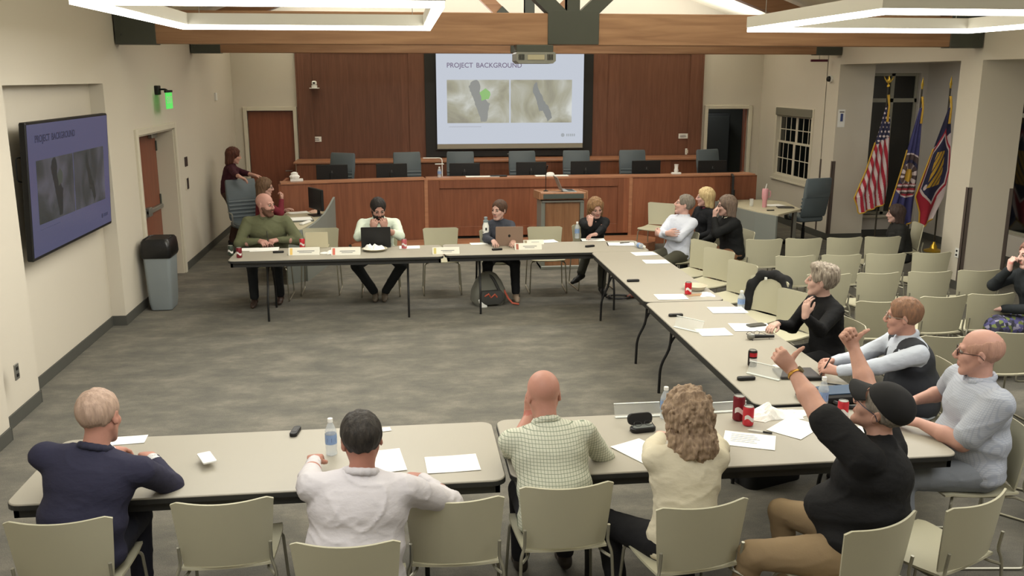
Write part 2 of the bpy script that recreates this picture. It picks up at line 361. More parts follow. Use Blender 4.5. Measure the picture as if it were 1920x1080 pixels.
# ================================================================ ROOF TRUSSES
def truss(Y, label, th=.18, z0=3.16, hgt=.37):
    t = thing('roof_truss', label, 'truss', (0, Y, 0), group='timber roof trusses')
    MB().box(XL+.42, XR-.42, -th/2, th/2, z0, z0+hgt, .008).build('bottom_chord', M_beam, t)
    for s, x in ((-1, XL), (1, XR)):
        a, b_ = (x+.015, x+.46) if s < 0 else (x-.46, x-.015)
        g = MB().box(a, b_, -th/2-.012, th/2+.012, z0-.01, z0+hgt+.02, .004)
        for bz in (.1, .27): g.lathe([(.014, 0), (.014, .012)], n=8).xf(Matrix.Translation((a+.06 if s < 0 else b_-.06, -th/2-.012, z0+bz)) @ Matrix.Rotation(PI/2, 4, 'X'), len(g.v)-16)
        g.build('end_bracket', M_steel, t)
    zt = z0+hgt
    MB().box(XM-.31, XM+.31, -th/2-.015, th/2+.015, z0-.01+.02, zt+.03, .004).build('gusset_plate', M_steel, t)
    MB().box(XM-.075, XM+.075, -th/2+.01, th/2-.01, zt, rz1-.1, .005).build('king_post', M_beam, t)
    MB().box(XM-.075, XM+.075, -th/2-.012, th/2+.012, zt-.02, zt+.5, .003).build('post_plate', M_steel, t)
    for s in (-1, 1):
        M_ = Matrix.Translation((XM+.12*s, 0, zt-.06)) @ Matrix.Rotation(s*math.radians(47), 4, 'Y')
        MB().box(-.085, .085, -th/2+.01, th/2-.01, 0, 1.75, .005).xf(M_).build('diagonal_brace', M_beam, t)
        MB().box(-.088, .088, -th/2-.012, th/2+.012, -.02, .52, .003).xf(M_).build('brace_plate', M_steel, t)
        x0 = XM+s*2.9
        p0, p1 = Vector((XM, 0, rz1-.2)), Vector((XL+.1 if s < 0 else XR-.1, 0, z0+hgt+.0))
        d = p1-p0; ang = math.atan2(-d.z, d.x)
        MB().box(0, d.length, -th/2, th/2, -.13, .13, .005).xf(Matrix.Translation(p0) @ Matrix.Rotation(ang, 4, 'Y')).build('top_chord', M_beam, t)
    return t
truss(11.2, 'near timber roof truss with dark steel gusset plate above the projector')
truss(15.0, 'far timber roof truss crossing the room in front of the dais')
# ================================================================ PENDANT LIGHTS
def ring_light(x0, x1, y0, y1, z, label):
    t = thing('pendant_ring_light', label, 'light', ((x0+x1)/2, (y0+y1)/2, z), group='rectangular led pendant rings')
    a, b_ = (x1-x0)/2, (y1-y0)/2; w_ = .06
    def ring(mb, o, w, z0, z1):
        mb.box(-a-o, a+o, -b_-o, -b_-o+w, z0, z1).box(-a-o, a+o, b_+o-w, b_+o, z0, z1).box(-a-o, -a-o+w, -b_-o+w, b_+o-w, z0, z1).box(a+o-w, a+o, -b_-o+w, b_+o-w, z0, z1)
    f = MB(); ring(f, 0, .012, 0, .10); ring(f, -w_+.0, .012, 0, .10); f.build('housing', M_alu, t)
    d = MB(); ring(d, -.006, .05, -.04, .012); d.build('diffuser', M_led, t)
    for sx in (-1, 1):
        for sy in (-1, 1): MB().tube([(a*sx*.85, (b_-.03)*sy, .09), (a*sx*.85, (b_-.03)*sy, rz0-z+.25)], .003, 5).build('suspension_cable', M_metal, t)
    return t
ring_light(-1.97, .29, 5.95, 8.87, 3.25, 'rectangular white pendant ring light hanging over the left of the tables')
ring_light(3.32, 5.62, 6.2, 8.75, 3.25, 'rectangular white pendant ring light hanging over the right of the tables')
# ================================================================ WALL SCREEN AND PROJECTION
def slide(parent, W, H, M, cols, tsize=.075, emit=1.0, pre='screen'):
    "title, two lake pictures and a small emblem on a W x H slide; M maps (u, v, 0) with v up and +w towards the viewer"
    bgc, tc_, e = cols[:3]
    def em(name, c, **k): return mat(pre+name, tuple(.0 for _ in c), .4, emit=c, estr=e)
    text_mesh('PROJECT', H*.076, em('_title', tc_), 'title_lettering', parent, M @ Matrix.Translation((-W*.43, H*.39, .003)), bold=.0012)
    text_mesh('BACKGROUND', H*.076, em('_title', tc_), 'title_lettering', parent, M @ Matrix.Translation((-W*.43+H*.338, H*.39, .003)), bold=.0012)
    for k, (u0, u1) in enumerate(((-W*.43, -W*.01), (W*.0, W*.42))):
        nm = pre+'_map%d' % k
        m = em('_map%d' % k, (.7,.7,.65)); nt, b, N, L = nodes_of(m)
        tc2 = N('ShaderNodeTexCoord'); sep = N('ShaderNodeSeparateXYZ'); L(tc2.outputs['Object'], sep.inputs[0])
        n = N('ShaderNodeTexNoise'); n.inputs['Scale'].default_value = 3.4/W; n.inputs['Detail'].default_value = 6; n.inputs['Distortion'].default_value = 1.2; L(tc2.outputs['Object'], n.inputs['Vector'])
        cr = N('ShaderNodeValToRGB'); el = cr.color_ramp.elements
        dk = cols[3]
        el[0].position = .30; el[0].color = (*s2l(dk[0]), 1); el[1].position = .7; el[1].color = (*s2l(dk[3]), 1)
        q = el.new(.43); q.color = (*s2l(dk[1]), 1); q = el.new(.55); q.color = (*s2l(dk[2]), 1)
        L(n.outputs['Fac'], cr.inputs[0]); L(cr.outputs[0], b.inputs['Emission Color'])
        MB().box(u0, u1, -H*.26, H*.23, .0005, .002).build('lake_picture', m, parent).matrix_local = M
        # the lake itself: an irregular dark shape on each picture
        rnd = random.Random(5+k); cx = (u0+u1)/2 - (W*.0 if k else W*.0); S = H*.49
        pts = [(-.16,.46),(-.02,.5),(.06,.36),(.05,.2),(.18,.08),(.3,-.06),(.26,-.25),(.22,-.45),(.08,-.48),(.02,-.3),(-.06,-.14),(-.1,.05),(-.2,.2),(-.24,.34)] if k == 0 else \
              [(-.2,.4),(-.12,.44),(-.08,.28),(0,.16),(.06,.02),(.16,-.08),(.24,-.22),(.28,-.4),(.16,-.46),(.1,-.3),(.02,-.2),(-.05,-.24),(-.1,-.05),(-.18,.1),(-.24,.24)]
        ring = []
        for i in range(len(pts)):
            a, b2 = pts[i], pts[(i+1) % len(pts)]
            for t in (0, .33, .66): ring.append((cx+(a[0]+(b2[0]-a[0])*t+rnd.uniform(-.015, .015))*S*.9, -H*.015+(a[1]+(b2[1]-a[1])*t+rnd.uniform(-.015, .015))*S))
        mb = MB(); nn = len(ring)
        mb.add([(p[0], p[1], .0035) for p in ring], [tuple(range(nn))]); mb.build('lake_shape', em('_lake%d' % k, dk[4+k]), parent).matrix_local = M
        if k == 0:
            g = MB(); g.add([(cx+S*(.16+.13*math.cos(t*.7)*(1+.3*math.sin(t*2.3))), H*.06+S*.13*math.sin(t*.7)*(1+.2*math.cos(t*3.1)), .0036) for t in range(9)], [tuple(range(9))]); g.build('green_marsh', em('_marsh', dk[6]), parent).matrix_local = M
    MB().box(-W*.42, -W*.2, -H*.305, -H*.3, .0005, .002).build('caption_line', em('_cap', dk[7]), parent).matrix_local = M
    lg = MB().lathe([(H*.022, 0), (H*.022, .002)], (W*.36, -H*.405, .001), 20)
    for i in range(5): lg.box(W*.385+i*W*.013, W*.385+i*W*.013+W*.008, -H*.42, -H*.39, .0005, .002)
    lg.build('emblem', em('_logo', dk[8]), parent).matrix_local = M
# projection screen on the back wall
YS = YB-.2
sc = thing('projection_screen', 'large white projection screen showing a slide titled PROJECT BACKGROUND', 'screen', (0, YS, 0))
a, b_, c, d = atY(817, 104, YS), atY(1096, 104, YS), atY(1093, 268, YS), atY(1093, 277, YS)
sx0, sx1, sz1, sz0, sg = a.x, b_.x-.01, 3.36, c.z, d.z
W_, H_ = sx1-sx0, sz1-sz0
MB().box(sx0, sx1, -.004, .004, sg, sz1).build('screen_cloth', mat('screen_cloth', (.62,.61,.56), .8), sc)
MB().box(sx0+.0, sx1-.0, -.008, -.0045, sz0, sz1).build('projected_slide', mat('projected_bg', (0,0,0), .8, emit=(.80,.825,.87), estr=.93), sc)
MB().tube([(sx0-.02, 0, sg-.012), (sx1+.02, 0, sg-.012)], .016, 8).build('bottom_bar', M_black, sc)
Hvis = 3.2-sz0
Msl = Matrix.Translation(((sx0+sx1)/2, -.009, sz0+Hvis/2)) @ Matrix.Rotation(PI/2, 4, 'X')
slide(sc, W_, Hvis, Msl, ((.8,.8,.86), (.47,.42,.52), .95, [(.56,.545,.49), (.66,.65,.57), (.74,.74,.69), (.86,.87,.85), (.58,.585,.57), (.55,.56,.55), (.58,.76,.48), (.66,.67,.70), (.66,.68,.70)]))
blk = thing('black_backing_panel', 'black panel framing the projection screen on the wood wall', 'panel', (0, YS+.1, 0))
pr0, pr1 = atY(799, 290, YS+.06).x, atY(1110, 290, YS+.06).x; zb = atY(950, 293, YS+.06).z
MB().box(pr0, pr1, -.03, .01, zb, 3.5, .004).build('panel', mat('black_panel', (.13,.135,.13), .5), blk)
MB().box((pr0+pr1)/2-.05, (pr0+pr1)/2+.02, -.033, -.03, zb+.04, zb+.055).build('badge', M_metal, blk)
# ceiling projector under the truss
pj = thing('projector', 'grey ceiling projector hanging below the near truss in front of the screen', 'projector', (1.58, 11.06, 0))
MB().loft([[(x*k, y, z) for x, y, z in ((-.235, -.2, z0), (.235, -.2, z0), (.235, .2, z0), (-.235, .2, z0))] for k, z0 in ((.86, 2.945), (1, 2.975), (1, 3.055), (.93, 3.075))]).build('housing', mat('projector_grey', (.50,.50,.47), .5), pj)
MB().box(-.1, .1, -.204, -.2, 2.985, 3.045, .002).build('label_plate', mat('projector_label', (.66,.63,.53), .6), pj)
for s in (-1, 1):
    g = MB()
    for k in range(4): g.box(s*.17+.018*k-.035, s*.17+.018*k-.025, -.205, -.2, 2.985, 3.05)
    g.build('vent', M_black, pj)
MB().box(-.22, .22, -.1, .16, 3.075, 3.16, .006).build('mount', M_steel, pj)
# tv on the left wall, tilted slightly down
tv = thing('television', 'large wall-mounted television showing the dim PROJECT BACKGROUND slide', 'television', (-3.205, 9.3, 1.81))
TW, TH = 2.2, 1.2
Mt = Matrix.Rotation(math.radians(90), 4, 'Z') @ Matrix.Rotation(math.radians(90), 4, 'X')      # u -> +Y, v -> +Z, w -> +X
Mt = Matrix.Rotation(math.radians(3), 4, 'Y') @ Mt
MB().box(-TW/2, TW/2, -TH/2, TH/2, -.045, .012, .008).xf(Mt).build('casing', M_black, tv)
MB().box(-TW/2+.02, TW/2-.02, -TH/2+.03, TH/2-.02, .012, .014).xf(Mt).build('display', mat('tv_bg', (.02,.02,.02), .25, emit=(.335,.335,.44), estr=.9), tv)
slide(tv, TW-.04, TH-.05, Mt @ Matrix.Translation((0, 0, .0145)), ((.36,.36,.5), (.20,.20,.28), .9, [(.19,.20,.19), (.24,.25,.25), (.31,.31,.33), (.36,.36,.40), (.17,.18,.18), (.19,.20,.19), (.28,.30,.27), (.30,.30,.40), (.24,.24,.33)]), pre='tv')
MB().box(-.35, .35, -.3, .3, -.155, -.045, .01).xf(Mt).build('wall_bracket', M_darkmetal, tv)
g = MB().tube(arc_pts([(-TW/2+.12, .3, -.05), (-TW/2+.02, .3, -.09), (-TW/2+.02, .1, -.09), (-TW/2+.12, .08, -.05)], .03), .006).xf(Mt); g.build('cable', M_black, tv)
# ---- small wall fittings
def plate(name, label, cat, p, n, w, h, m, d=.015, parts=()):
    "p: centre on wall; n: 'x+' (faces +X), 'x-', 'y-' (faces camera)"
    rz = {'y-': 0, 'x+': PI/2, 'x-': -PI/2}[n]
    t = thing(name, label, cat, p, rz); MB().box(-w/2, w/2, -d, 0, -h/2, h/2, .003).build('plate', m, t)
    for nm, (a, b2, c2, d2), mm in parts: MB().box(a, b2, -d-.006, -d, c2, d2, .001).build(nm, mm, t)
    return t
ex = thing('exit_sign', 'small glowing green sign on a black bracket above the double doors', 'sign', atX(292, 172, XL), PI/2)
MB().box(-.07, .07, -.05, 0, -.04, .08, .006).build('junction_box', M_darkmetal, ex)
MB().tube(arc_pts([(0, -.05, .03), (0, -.13, .03), (0, -.16, -.0)], .03), .012).build('arm', M_darkmetal, ex)
MB().box(-.16, .16, -.166, -.154, -.22, 0).build('sign_panel', M_green, ex)
MB().box(-.17, .17, -.174, -.146, -.01, .02, .003).build('rail', M_darkmetal, ex)
Mx = Matrix.Translation((-.14, -.1665, -.11)) @ Matrix.Rotation(PI/2, 4, 'X')
text_mesh('EXIT', .13, M_white, 'lettering', ex, Mx)
plate('wall_speaker_plate', 'small white plate high on the left wall near the back corner', 'plate', atX(403, 181, XL), 'x+', .11, .13, M_white, .03)
M_dkp = mat('dark_plate', (.23,.19,.18), .5)
plate('room_sign', 'upper small dark square sign right of the double doors', 'sign', atX(348, 303, XL), 'x+', .14, .14, M_dkp)
plate('light_switch_panel', 'lower small dark switch panel right of the double doors', 'switch', atX(351, 344, XL), 'x+', .2, .19, M_trimc, .01, (('switch_cover', (-.06, .05, -.08, .08), M_dkp),))
plate('wall_outlet', 'steel power outlet low on the near left wall', 'outlet', atX(30, 697, -3.12), 'x+', .08, .13, M_metal, .01, (('socket', (-.015, .015, .015, .04), M_black), ('socket', (-.015, .015, -.04, -.015), M_black)))
plate('column_outlet', 'white power outlet low on the left face of the front column', 'outlet', atX(1795, 474, XR), 'x-', .08, .13, M_white, .01, (('socket', (-.015, .015, .015, .04), M_black), ('socket', (-.015, .015, -.04, -.015), M_black)))
plate('alcove_outlet', 'beige outlet low on the alcove wall behind the flags', 'outlet', atX(1736, 408, AX), 'x-', .09, .15, mat('beige_plate', (.55,.52,.45), .5), .012, (('socket', (-.02, .02, -.04, .04), M_dkp),))
plate('paper_sign', 'white sign with a small blue symbol on the back column front', 'sign', atY(1567, 222, 14.95)+Vector((.1, 0, 0)), 'y-', .13, .3, M_paper, .004, (('blue_symbol', (-.02, .025, -.05, .08), mat('sign_blue', (.25,.3,.5), .5)), ('caption', (-.04, .04, .1, .115), M_dkp)))
plate('panel_sign', 'small white notice on the wood wall behind the left dais seats', 'sign', atY(593, 261, YB-.06), 'y-', .2, .1, M_paper, .006, (('text_line', (-.07, .05, .01, .02), M_dkp), ('text_line', (-.07, .06, -.02, -.01), M_dkp)))
plate('panel_sign', 'small white notice on the wood wall right of the screen', 'sign', atY(1281, 255, YB-.06), 'y-', .2, .1, M_paper, .006, (('text_line', (-.07, .05, .01, .02), M_dkp), ('text_line', (-.07, .06, -.02, -.01), M_dkp)))
plate('wall_switch', 'white switch on the wood wall beneath the right notice', 'switch', atY(1288, 284, YB-.06), 'y-', .08, .125, M_white, .01, (('rocker', (-.018, .018, -.035, .035), M_trimc),))
q = thing('dome_camera', 'white dome camera on the back column below the header', 'camera', atX(1560, 148, XR), -PI/2)
MB().lathe([(.0, 0), (.055, 0), (.06, .02), (.06, .045)], n=16).xf(Matrix.Rotation(PI/2, 4, 'X')).build('base', M_white, q)
MB().lathe([(.05, .045), (.045, .07), (.03, .09), (.001, .098)], n=16).xf(Matrix.Rotation(PI/2, 4, 'X')).build('dome', M_black, q)
q = thing('room_camera', 'white pan and tilt camera on a shelf high on the left wood panel', 'camera', atY(590, 160, YB-.075))
MB().box(-.09, .09, -.14, 0, -.06, -.045, .003).build('shelf', M_white, q)
MB().lathe([(.05, -.045), (.055, -.03), (.055, 0), (.03, .01)], (0, -.07, 0), 16).build('base', M_white, q)
MB().box(-.045, .045, -.12, -.02, 0, .085, .02).build('head', M_white, q)
MB().lathe([(.02, 0), (.02, .01)], n=12).xf(Matrix.Translation((0, -.12, .045)) @ Matrix.Rotation(PI/2, 4, 'X')).build('lens', M_black, q)
q = thing('hanging_sign', 'dark red edge-on sign hanging beside the far truss end', 'sign', atY(1536, 113, 15.3))
MB().box(-.15, .15, -.02, .02, -.025, .015, .003).build('panel', mat('dark_red', (.38,.13,.22), .5), q)
MB().tube([(0, 0, .015), (0, 0, .3)], .006, 6).build('rod', M_metal, q)
# ================================================================ RUBBISH BIN
q = thing('trash_can', 'tall grey rectangular trash can with a black bag over its rim beside the double doors', 'bin', (-2.99, 11.35, 0))
def rr(w, d, z, r=.05): return [(x*.84, y*.9, z) for x, y in rounded(-w/2, w/2, -d/2, d/2, r)]
MB().loft([rr(.30, .36, .01), rr(.33, .40, .1), rr(.38, .46, .72)]).build('body', mat('grey_bin', (.52,.55,.56), .5), q, True)
MB().loft([rr(.40, .48, .66), rr(.425, .505, .69), rr(.42, .50, .78), rr(.40, .48, .86, .06), rr(.36, .44, .885, .06), rr(.34, .42, .86, .06), rr(.3, .38, .76, .05)], True, True).build('bag', mat('bin_bag', (.10,.10,.10), .3, bump=.5, bscale=18), q, True)
MB().loft([rr(.30, .38, .872, .05), rr(.28, .35, .885, .05)]).build('lid', M_black, q)
# ================================================================ DAIS
da = thing('council_dais', 'long cherry wood council dais with a panelled centre section', 'dais', (2.09, 15.0, 0))
def seg(mb, pts, z0, z1, th):
    n = len(pts); out = []
    for i in range(n):
        p = Vector(pts[i]); t = (Vector(pts[min(i+1, n-1)])-Vector(pts[max(i-1, 0)])).normalized(); nrm = Vector((-t.y, t.x)); out.append((p, p+nrm*th))
    mb.loft([[(a.x, a.y, z0), (b2.x, b2.y, z0), (b2.x, b2.y, z1), (a.x, a.y, z1)] for a, b2 in out])
# in dais-local coordinates; centre section flat, wings curving forward
cl, cr_ = -1.73, 1.72
wingL = [(-4.01, -.42), (-3.5, -.33), (-2.9, -.21), (-2.3, -.10), (cl, -.02)]
wingR = [(cr_, -.02), (2.1, -.02), (2.8, 0), (3.4, .04), (3.93, .08)]
struct('floor_dais', MB().box(-1.95, 6.0, 15.11, YB-.01, 0, .3), M_carpet)
g = MB(); seg(g, [(cl, 0), (cr_, 0)], .2, 1.135, .1); g.build('centre_panel', M_cherry, da)
g = MB().box(cl, cl+.22, -.025, 0, .2, 1.135, .004).box(cr_-.22, cr_, -.025, 0, .2, 1.135, .004).box(cl+.22, cr_-.22, -.025, 0, 1.0, 1.135, .004).box(cl+.22, cr_-.22, -.025, 0, .2, .36, .004); g.build('panel_frame', M_cherry, da)
for wg in (wingL, wingR):
    g = MB(); seg(g, wg, .0, 1.145, .1); g.build('wing_panel', M_cherry, da)
    g = MB(); seg(g, [(x, y-.02) for x, y in wg], 1.145, 1.17, .3); g.build('ledge', M_cherry_h, da)
    g = MB(); seg(g, [(x, y+.3) for x, y in wg], .98, 1.02, .5); g.build('desk_surface', M_cherry_h, da)
g = MB(); g.box(cl, cr_, -.03, .28, 1.135, 1.17, .004); g.build('ledge', M_cherry_h, da)
for x in (cl, cr_): MB().box(x-.03, x+.03, -.035, .02, .0, 1.155, .004).build('corner_post', M_cherry_h, da)
MB().box(cl, cr_, .3, .8, .98, 1.02, .004).build('desk_surface', M_cherry_h, da)
MB().box(-4.05, -4.01, -.42, .6, 0, 1.145).build('end_panel', M_cherry, da); MB().box(3.93, 3.97, .08, .8, 0, 1.145).build('end_panel', M_cherry, da)
st = MB(); ptsx = [(-3.0, -.5), (-2.4, -.7), (cl, -.8), (cr_+.1, -.82), (1.98, -.7), (2.1, -.3), (1.9, -.02), (cl, -.04), (-2.9, -.24)]
st.prism(ptsx, 0, .16); st.build('front_step', M_cherry_h, da)
bk = thing('back_counter', 'low cherry wood counter running along the wall behind the dais seats', 'counter', (2.05, 17.45, .3))
MB().box(-4.05, 4.02, .05, .76, 0, .9).build('body', M_cherry, bk); MB().box(-4.1, 4.05, 0, .76, .9, .935, .004).build('top', M_cherry_h, bk)
# ---- lectern
lc = thing('lectern', 'wooden lectern with grey metal posts and a tilted top in front of the dais', 'lectern', (2.31, 13.3, 0))
LP = mat('lectern_post', (.55,.56,.53), .4, .3); LD = mat('lectern_band', (.27,.30,.28), .4)
MB().box(-.26, .26, -.2, .2, .04, 1.0, .004).build('body', M_lect, lc)
for s in (-1, 1): MB().box(s*.29-.03, s*.29+.03, -.23, .22, .0, 1.03, .006).build('post', LP, lc)
MB().box(-.32, .32, -.25, .24, 0, .05, .006).build('base', LP, lc)
Mh = Matrix.Translation((0, 0, 1.13)) @ Matrix.Rotation(math.radians(-4), 4, 'X')
MB().box(-.34, .34, -.29, .29, -.1, .0, .006).xf(Mh).build('head', M_lect, lc)
MB().box(-.30, .30, -.296, -.29, -.09, -.02, .003).xf(Mh).build('front_band', LD, lc)
MB().box(-.31, .31, -.25, -.23, 1.0, 1.03, .003).build('front_rail', M_metal, lc)
MB().box(-.36, -.34, -.3, .3, -.1, .02, .004).box(.34, .36, -.3, .3, -.1, .02, .004).box(-.34, .34, .28, .3, -.1, .02, .004).xf(Mh).build('rim', M_lect, lc)
# ================================================================ FOLDING TABLES
def folding_table(x0, x1, y0, y1, label, along='x'):
    cx, cy = (x0+x1)/2, (y0+y1)/2; t = thing('folding_table', label, 'table', (cx, cy, 0))
    a, b_ = (x1-x0)/2, (y1-y0)/2
    P = rounded(-a, a, -b_, b_, .07, 5); Q = rounded(-a+.004, a-.004, -b_+.004, b_-.004, .067, 5)
    MB().loft([[(*p, .706) for p in Q], [(*p, .710) for p in P], [(*p, .736) for p in P], [(*p, .74) for p in Q]]).build('tabletop', M_top, t)
    R = rounded(-a-.003, a+.003, -b_-.003, b_+.003, .073, 5)
    MB().loft([[(*p, .708) for p in R], [(*p, .732) for p in R]]).build('edge_band', M_edge, t)
    g = MB(); i = .03
    g.box(-a+i, a-i, -b_+i, -b_+i+.025, .655, .706).box(-a+i, a-i, b_-i-.025, b_-i, .655, .706).box(-a+i, -a+i+.025, -b_+i, b_-i, .655, .706).box(a-i-.025, a-i, -b_+i, b_-i, .655, .706)
    g.build('apron', M_edge, t)
    L_, W = (a, b_) if along == 'x' else (b_, a)
    for s in (-1, 1):
        u = s*(L_-.42)
        def P3(du, w, z): return (u+du, w, z) if along == 'x' else (w, u+du, z)
        for k in (-1, 1):
            MB().tube(arc_pts([P3(0, k*(W-.14), .70), P3(0, k*(W-.13), .42), P3(0, k*(W-.045), .26), P3(0, k*(W-.04), .0)], .16, 6), .013, 8).build('leg', M_darkmetal, t, True)
        MB().tube([P3(0, (W-.12)*math.cos(q*PI/12)*1.0, .40+.22*math.sin(q*PI/12)) for q in range(13)], .011, 8).build('arch_brace', M_darkmetal, t, True)
        MB().tube(arc_pts([P3(0, 0, .62), P3(-s*.25, 0, .69), P3(-s*.5, 0, .70)], .05), .009, 6).build('folding_strut', M_metal, t, True)
    return t
T = {}
folding_table(-2.03, .44, 10.48, 11.23, 'long folding table at the left of the far side, two men behind it')
folding_table(.46, 2.94, 10.53, 11.26, 'long folding table at the right of the far side, by the lectern')
folding_table(2.21, 2.98, 8.02, 10.51, 'side folding table nearer the lectern, with the bowl on it', 'y')
folding_table(2.20, 2.99, 5.26, 7.99, 'side folding table nearer the camera, with the microphone on it', 'y')
folding_table(-1.99, .49, 4.35, 5.18, 'near folding table where the navy suit sits')
folding_table(.52, 3.03, 4.37, 5.20, 'near folding table where the curly haired woman sits')
# ================================================================ STACKING CHAIRS
def make_chair():
    t = thing('stacking_chair', 'x', 'chair')
    def shell(fn, nu, nv, th):
        top = [[Vector(fn(i/nu*2-1, j/nv)) for i in range(nu+1)] for j in range(nv+1)]
        def nrm(i, j):
            du = top[j][min(i+1, nu)]-top[j][max(i-1, 0)]; dv = top[min(j+1, nv)][i]-top[max(j-1, 0)][i]; return du.cross(dv).normalized()
        m = MB(); vs = []
        for sgn in (0, 1):
            for j in range(nv+1):
                for i in range(nu+1): vs.append(top[j][i]-nrm(i, j)*th*sgn)
        A = (nu+1)*(nv+1); fs = []
        I = lambda i, j, s: s*A+j*(nu+1)+i
        for j in range(nv):
            for i in range(nu):
                fs.append((I(i,j,0), I(i+1,j,0), I(i+1,j+1,0), I(i,j+1,0))); fs.append((I(i,j+1,1), I(i+1,j+1,1), I(i+1,j,1), I(i,j,1)))
        for i in range(nu): fs.append((I(i,0,1), I(i+1,0,1), I(i+1,0,0), I(i,0,0))); fs.append((I(i,nv,0), I(i+1,nv,0), I(i+1,nv,1), I(i,nv,1)))
        for j in range(nv): fs.append((I(0,j,0), I(0,j+1,0), I(0,j+1,1), I(0,j,1))); fs.append((I(nu,j,1), I(nu,j+1,1), I(nu,j+1,0), I(nu,j,0)))
        return m.add(vs, fs)
    def back(u, v):
        hw = .205+.035*v**.8; cr = .02*max(0, abs(u)-.86)/.14*(1 if v > .9 else 0)
        return (u*hw, -.215-.055*v+.055*u*u*(.6+.4*v), .475+.345*v-cr+.012*u*u*v)
    def seat(u, v):
        w = .215+.02*v; c = .03*max(0, v-.85)/.15
        return (u*w*(1-.25*c/.03*max(0, abs(u)-.8)), -.2+.43*v-.02*max(0,abs(u)-.85)*(1 if v>.9 else 0), .448+.012*u*u-.022*math.sin(v*PI)*.6-(c*c*14))
    shell(back, 16, 10, .010).build('backrest', M_shell, t, True)
    shell(seat, 14, 10, -.012).build('seat', M_shell, t, True)
    for s in (-1, 1):
        MB().tube(arc_pts([(s*.17, .16, .43), (s*.225, .19, .42), (s*.245, .235, .01), (s*.25, -.27, .01), (s*.232, -.235, .45), (s*.212, -.222, .50), (s*.213, -.235, .60)], .035, 4), .0085, 7).build('side_frame', M_rod, t, True)
        MB().tube(arc_pts([(s*.228, -.235, .42), (s*.19, -.19, .43), (s*.17, .16, .43)], .04, 4), .008, 6).build('seat_rail', M_rod, t, True)
    return t
_proto = make_chair(); _used = [False]
def chair(x, y, rz, label, group=None):
    t = _proto if not _used[0] else copy_tree(_proto); _used[0] = True
    if 'group' in t: del t['group']
    t.location = (x, y, 0); t.rotation_euler = (0, 0, rz); t['label'] = label
    if group: t['group'] = group
    return t
# (x, y) of the chair centre; its back stands 0.25 behind
def backat(x, y, rz): return (x-math.sin(rz)*.25, y+math.cos(rz)*.25)
R = math.radians
near = [ (-.90, 4.08, 2, 'empty cream chair between the navy suit and the white shirt'),
  (.20, 3.97, -2, 'empty cream chair right of the white shirted man, under his elbow'), 
   (2.70, 3.67, 24, 'empty cream chair turned left at the lower right corner')]
for x, y, r, lb in near:
    p = backat(x, y, R(r)); chair(p[0], p[1], R(r), lb, 'chairs along the near tables')
ordn = ['leftmost', 'second from the left', 'third from the left', 'fourth from the left']
rows = [(10.66, [4.45, 4.97, 5.5, 6.02], 'farthest audience row', 'the flags'), (9.58, [4.38, 4.93, 5.47, 6.02], 'second farthest audience row', ''), (8.6, [4.32, 4.85, 5.42, 5.97], 'middle audience row', ''),]
for y, xs, nm, _ in rows:
    for i, x in enumerate(xs): chair(x, y+.25, R(random.uniform(-3, 2)), 'empty cream chair in the %s, %s' % (nm, ordn[i]), 'audience chairs in rows')
for x, y, r, lb in [(4.25, 7.45, -2, 'empty cream chair just behind the head of the vest wearer'), (4.92, 7.56, 2, 'empty cream chair between the vest wearer and the bald man, before the floral skirt'),
                  (4.2, 6.32, -3, 'empty cream chair behind the bald man in the pale shirt'), (4.82, 6.36, 0, 'empty cream chair right of the bald head, cut by the right edge'), (5.42, 7.6, 0, 'cream chair at the right edge in front of the floral skirt')]:
    p = backat(x, y, R(r)); chair(p[0], p[1], R(r), lb, 'audience chairs in rows')
for x, y, r, lb in [ (3.67, 10.07, 118, 'empty cream chair against the side table beside the bowl'), (3.67, 10.62, 112, 'empty cream chair in front of the woman resting her chin'),
                  (3.67, 9.3, 110, 'empty cream chair just beyond the chair with the black jacket'), (3.64, 8.5, 118, 'cream chair with a black jacket hung over its back'), (3.67, 7.9, 114, 'cream chair nearer the camera than the black jacket, beside the silver haired woman'),
                    
                  (4.22, 4.9, 40, 'cream chair cut by the right edge behind the bald man')]:
    p = backat(x, y, R(r)); chair(p[0], p[1], R(r), lb, 'chairs along the side tables')
for x, y, r, lb in [(-1.12, 12.22, 180, 'empty cream chair between the green sweater and the man hiding his face'), (.47, 12.05, 180, 'empty cream chair between the man hiding his face and the woman in navy'), (1.87, 11.98, 178, 'empty cream chair in front of the lectern'),
                     
                  (4.12, 14.1, 142, 'empty cream chair standing alone by the right wing of the dais')]:
    p = backat(x, y, R(r)); chair(p[0], p[1], R(r), lb, 'chairs on the far side')
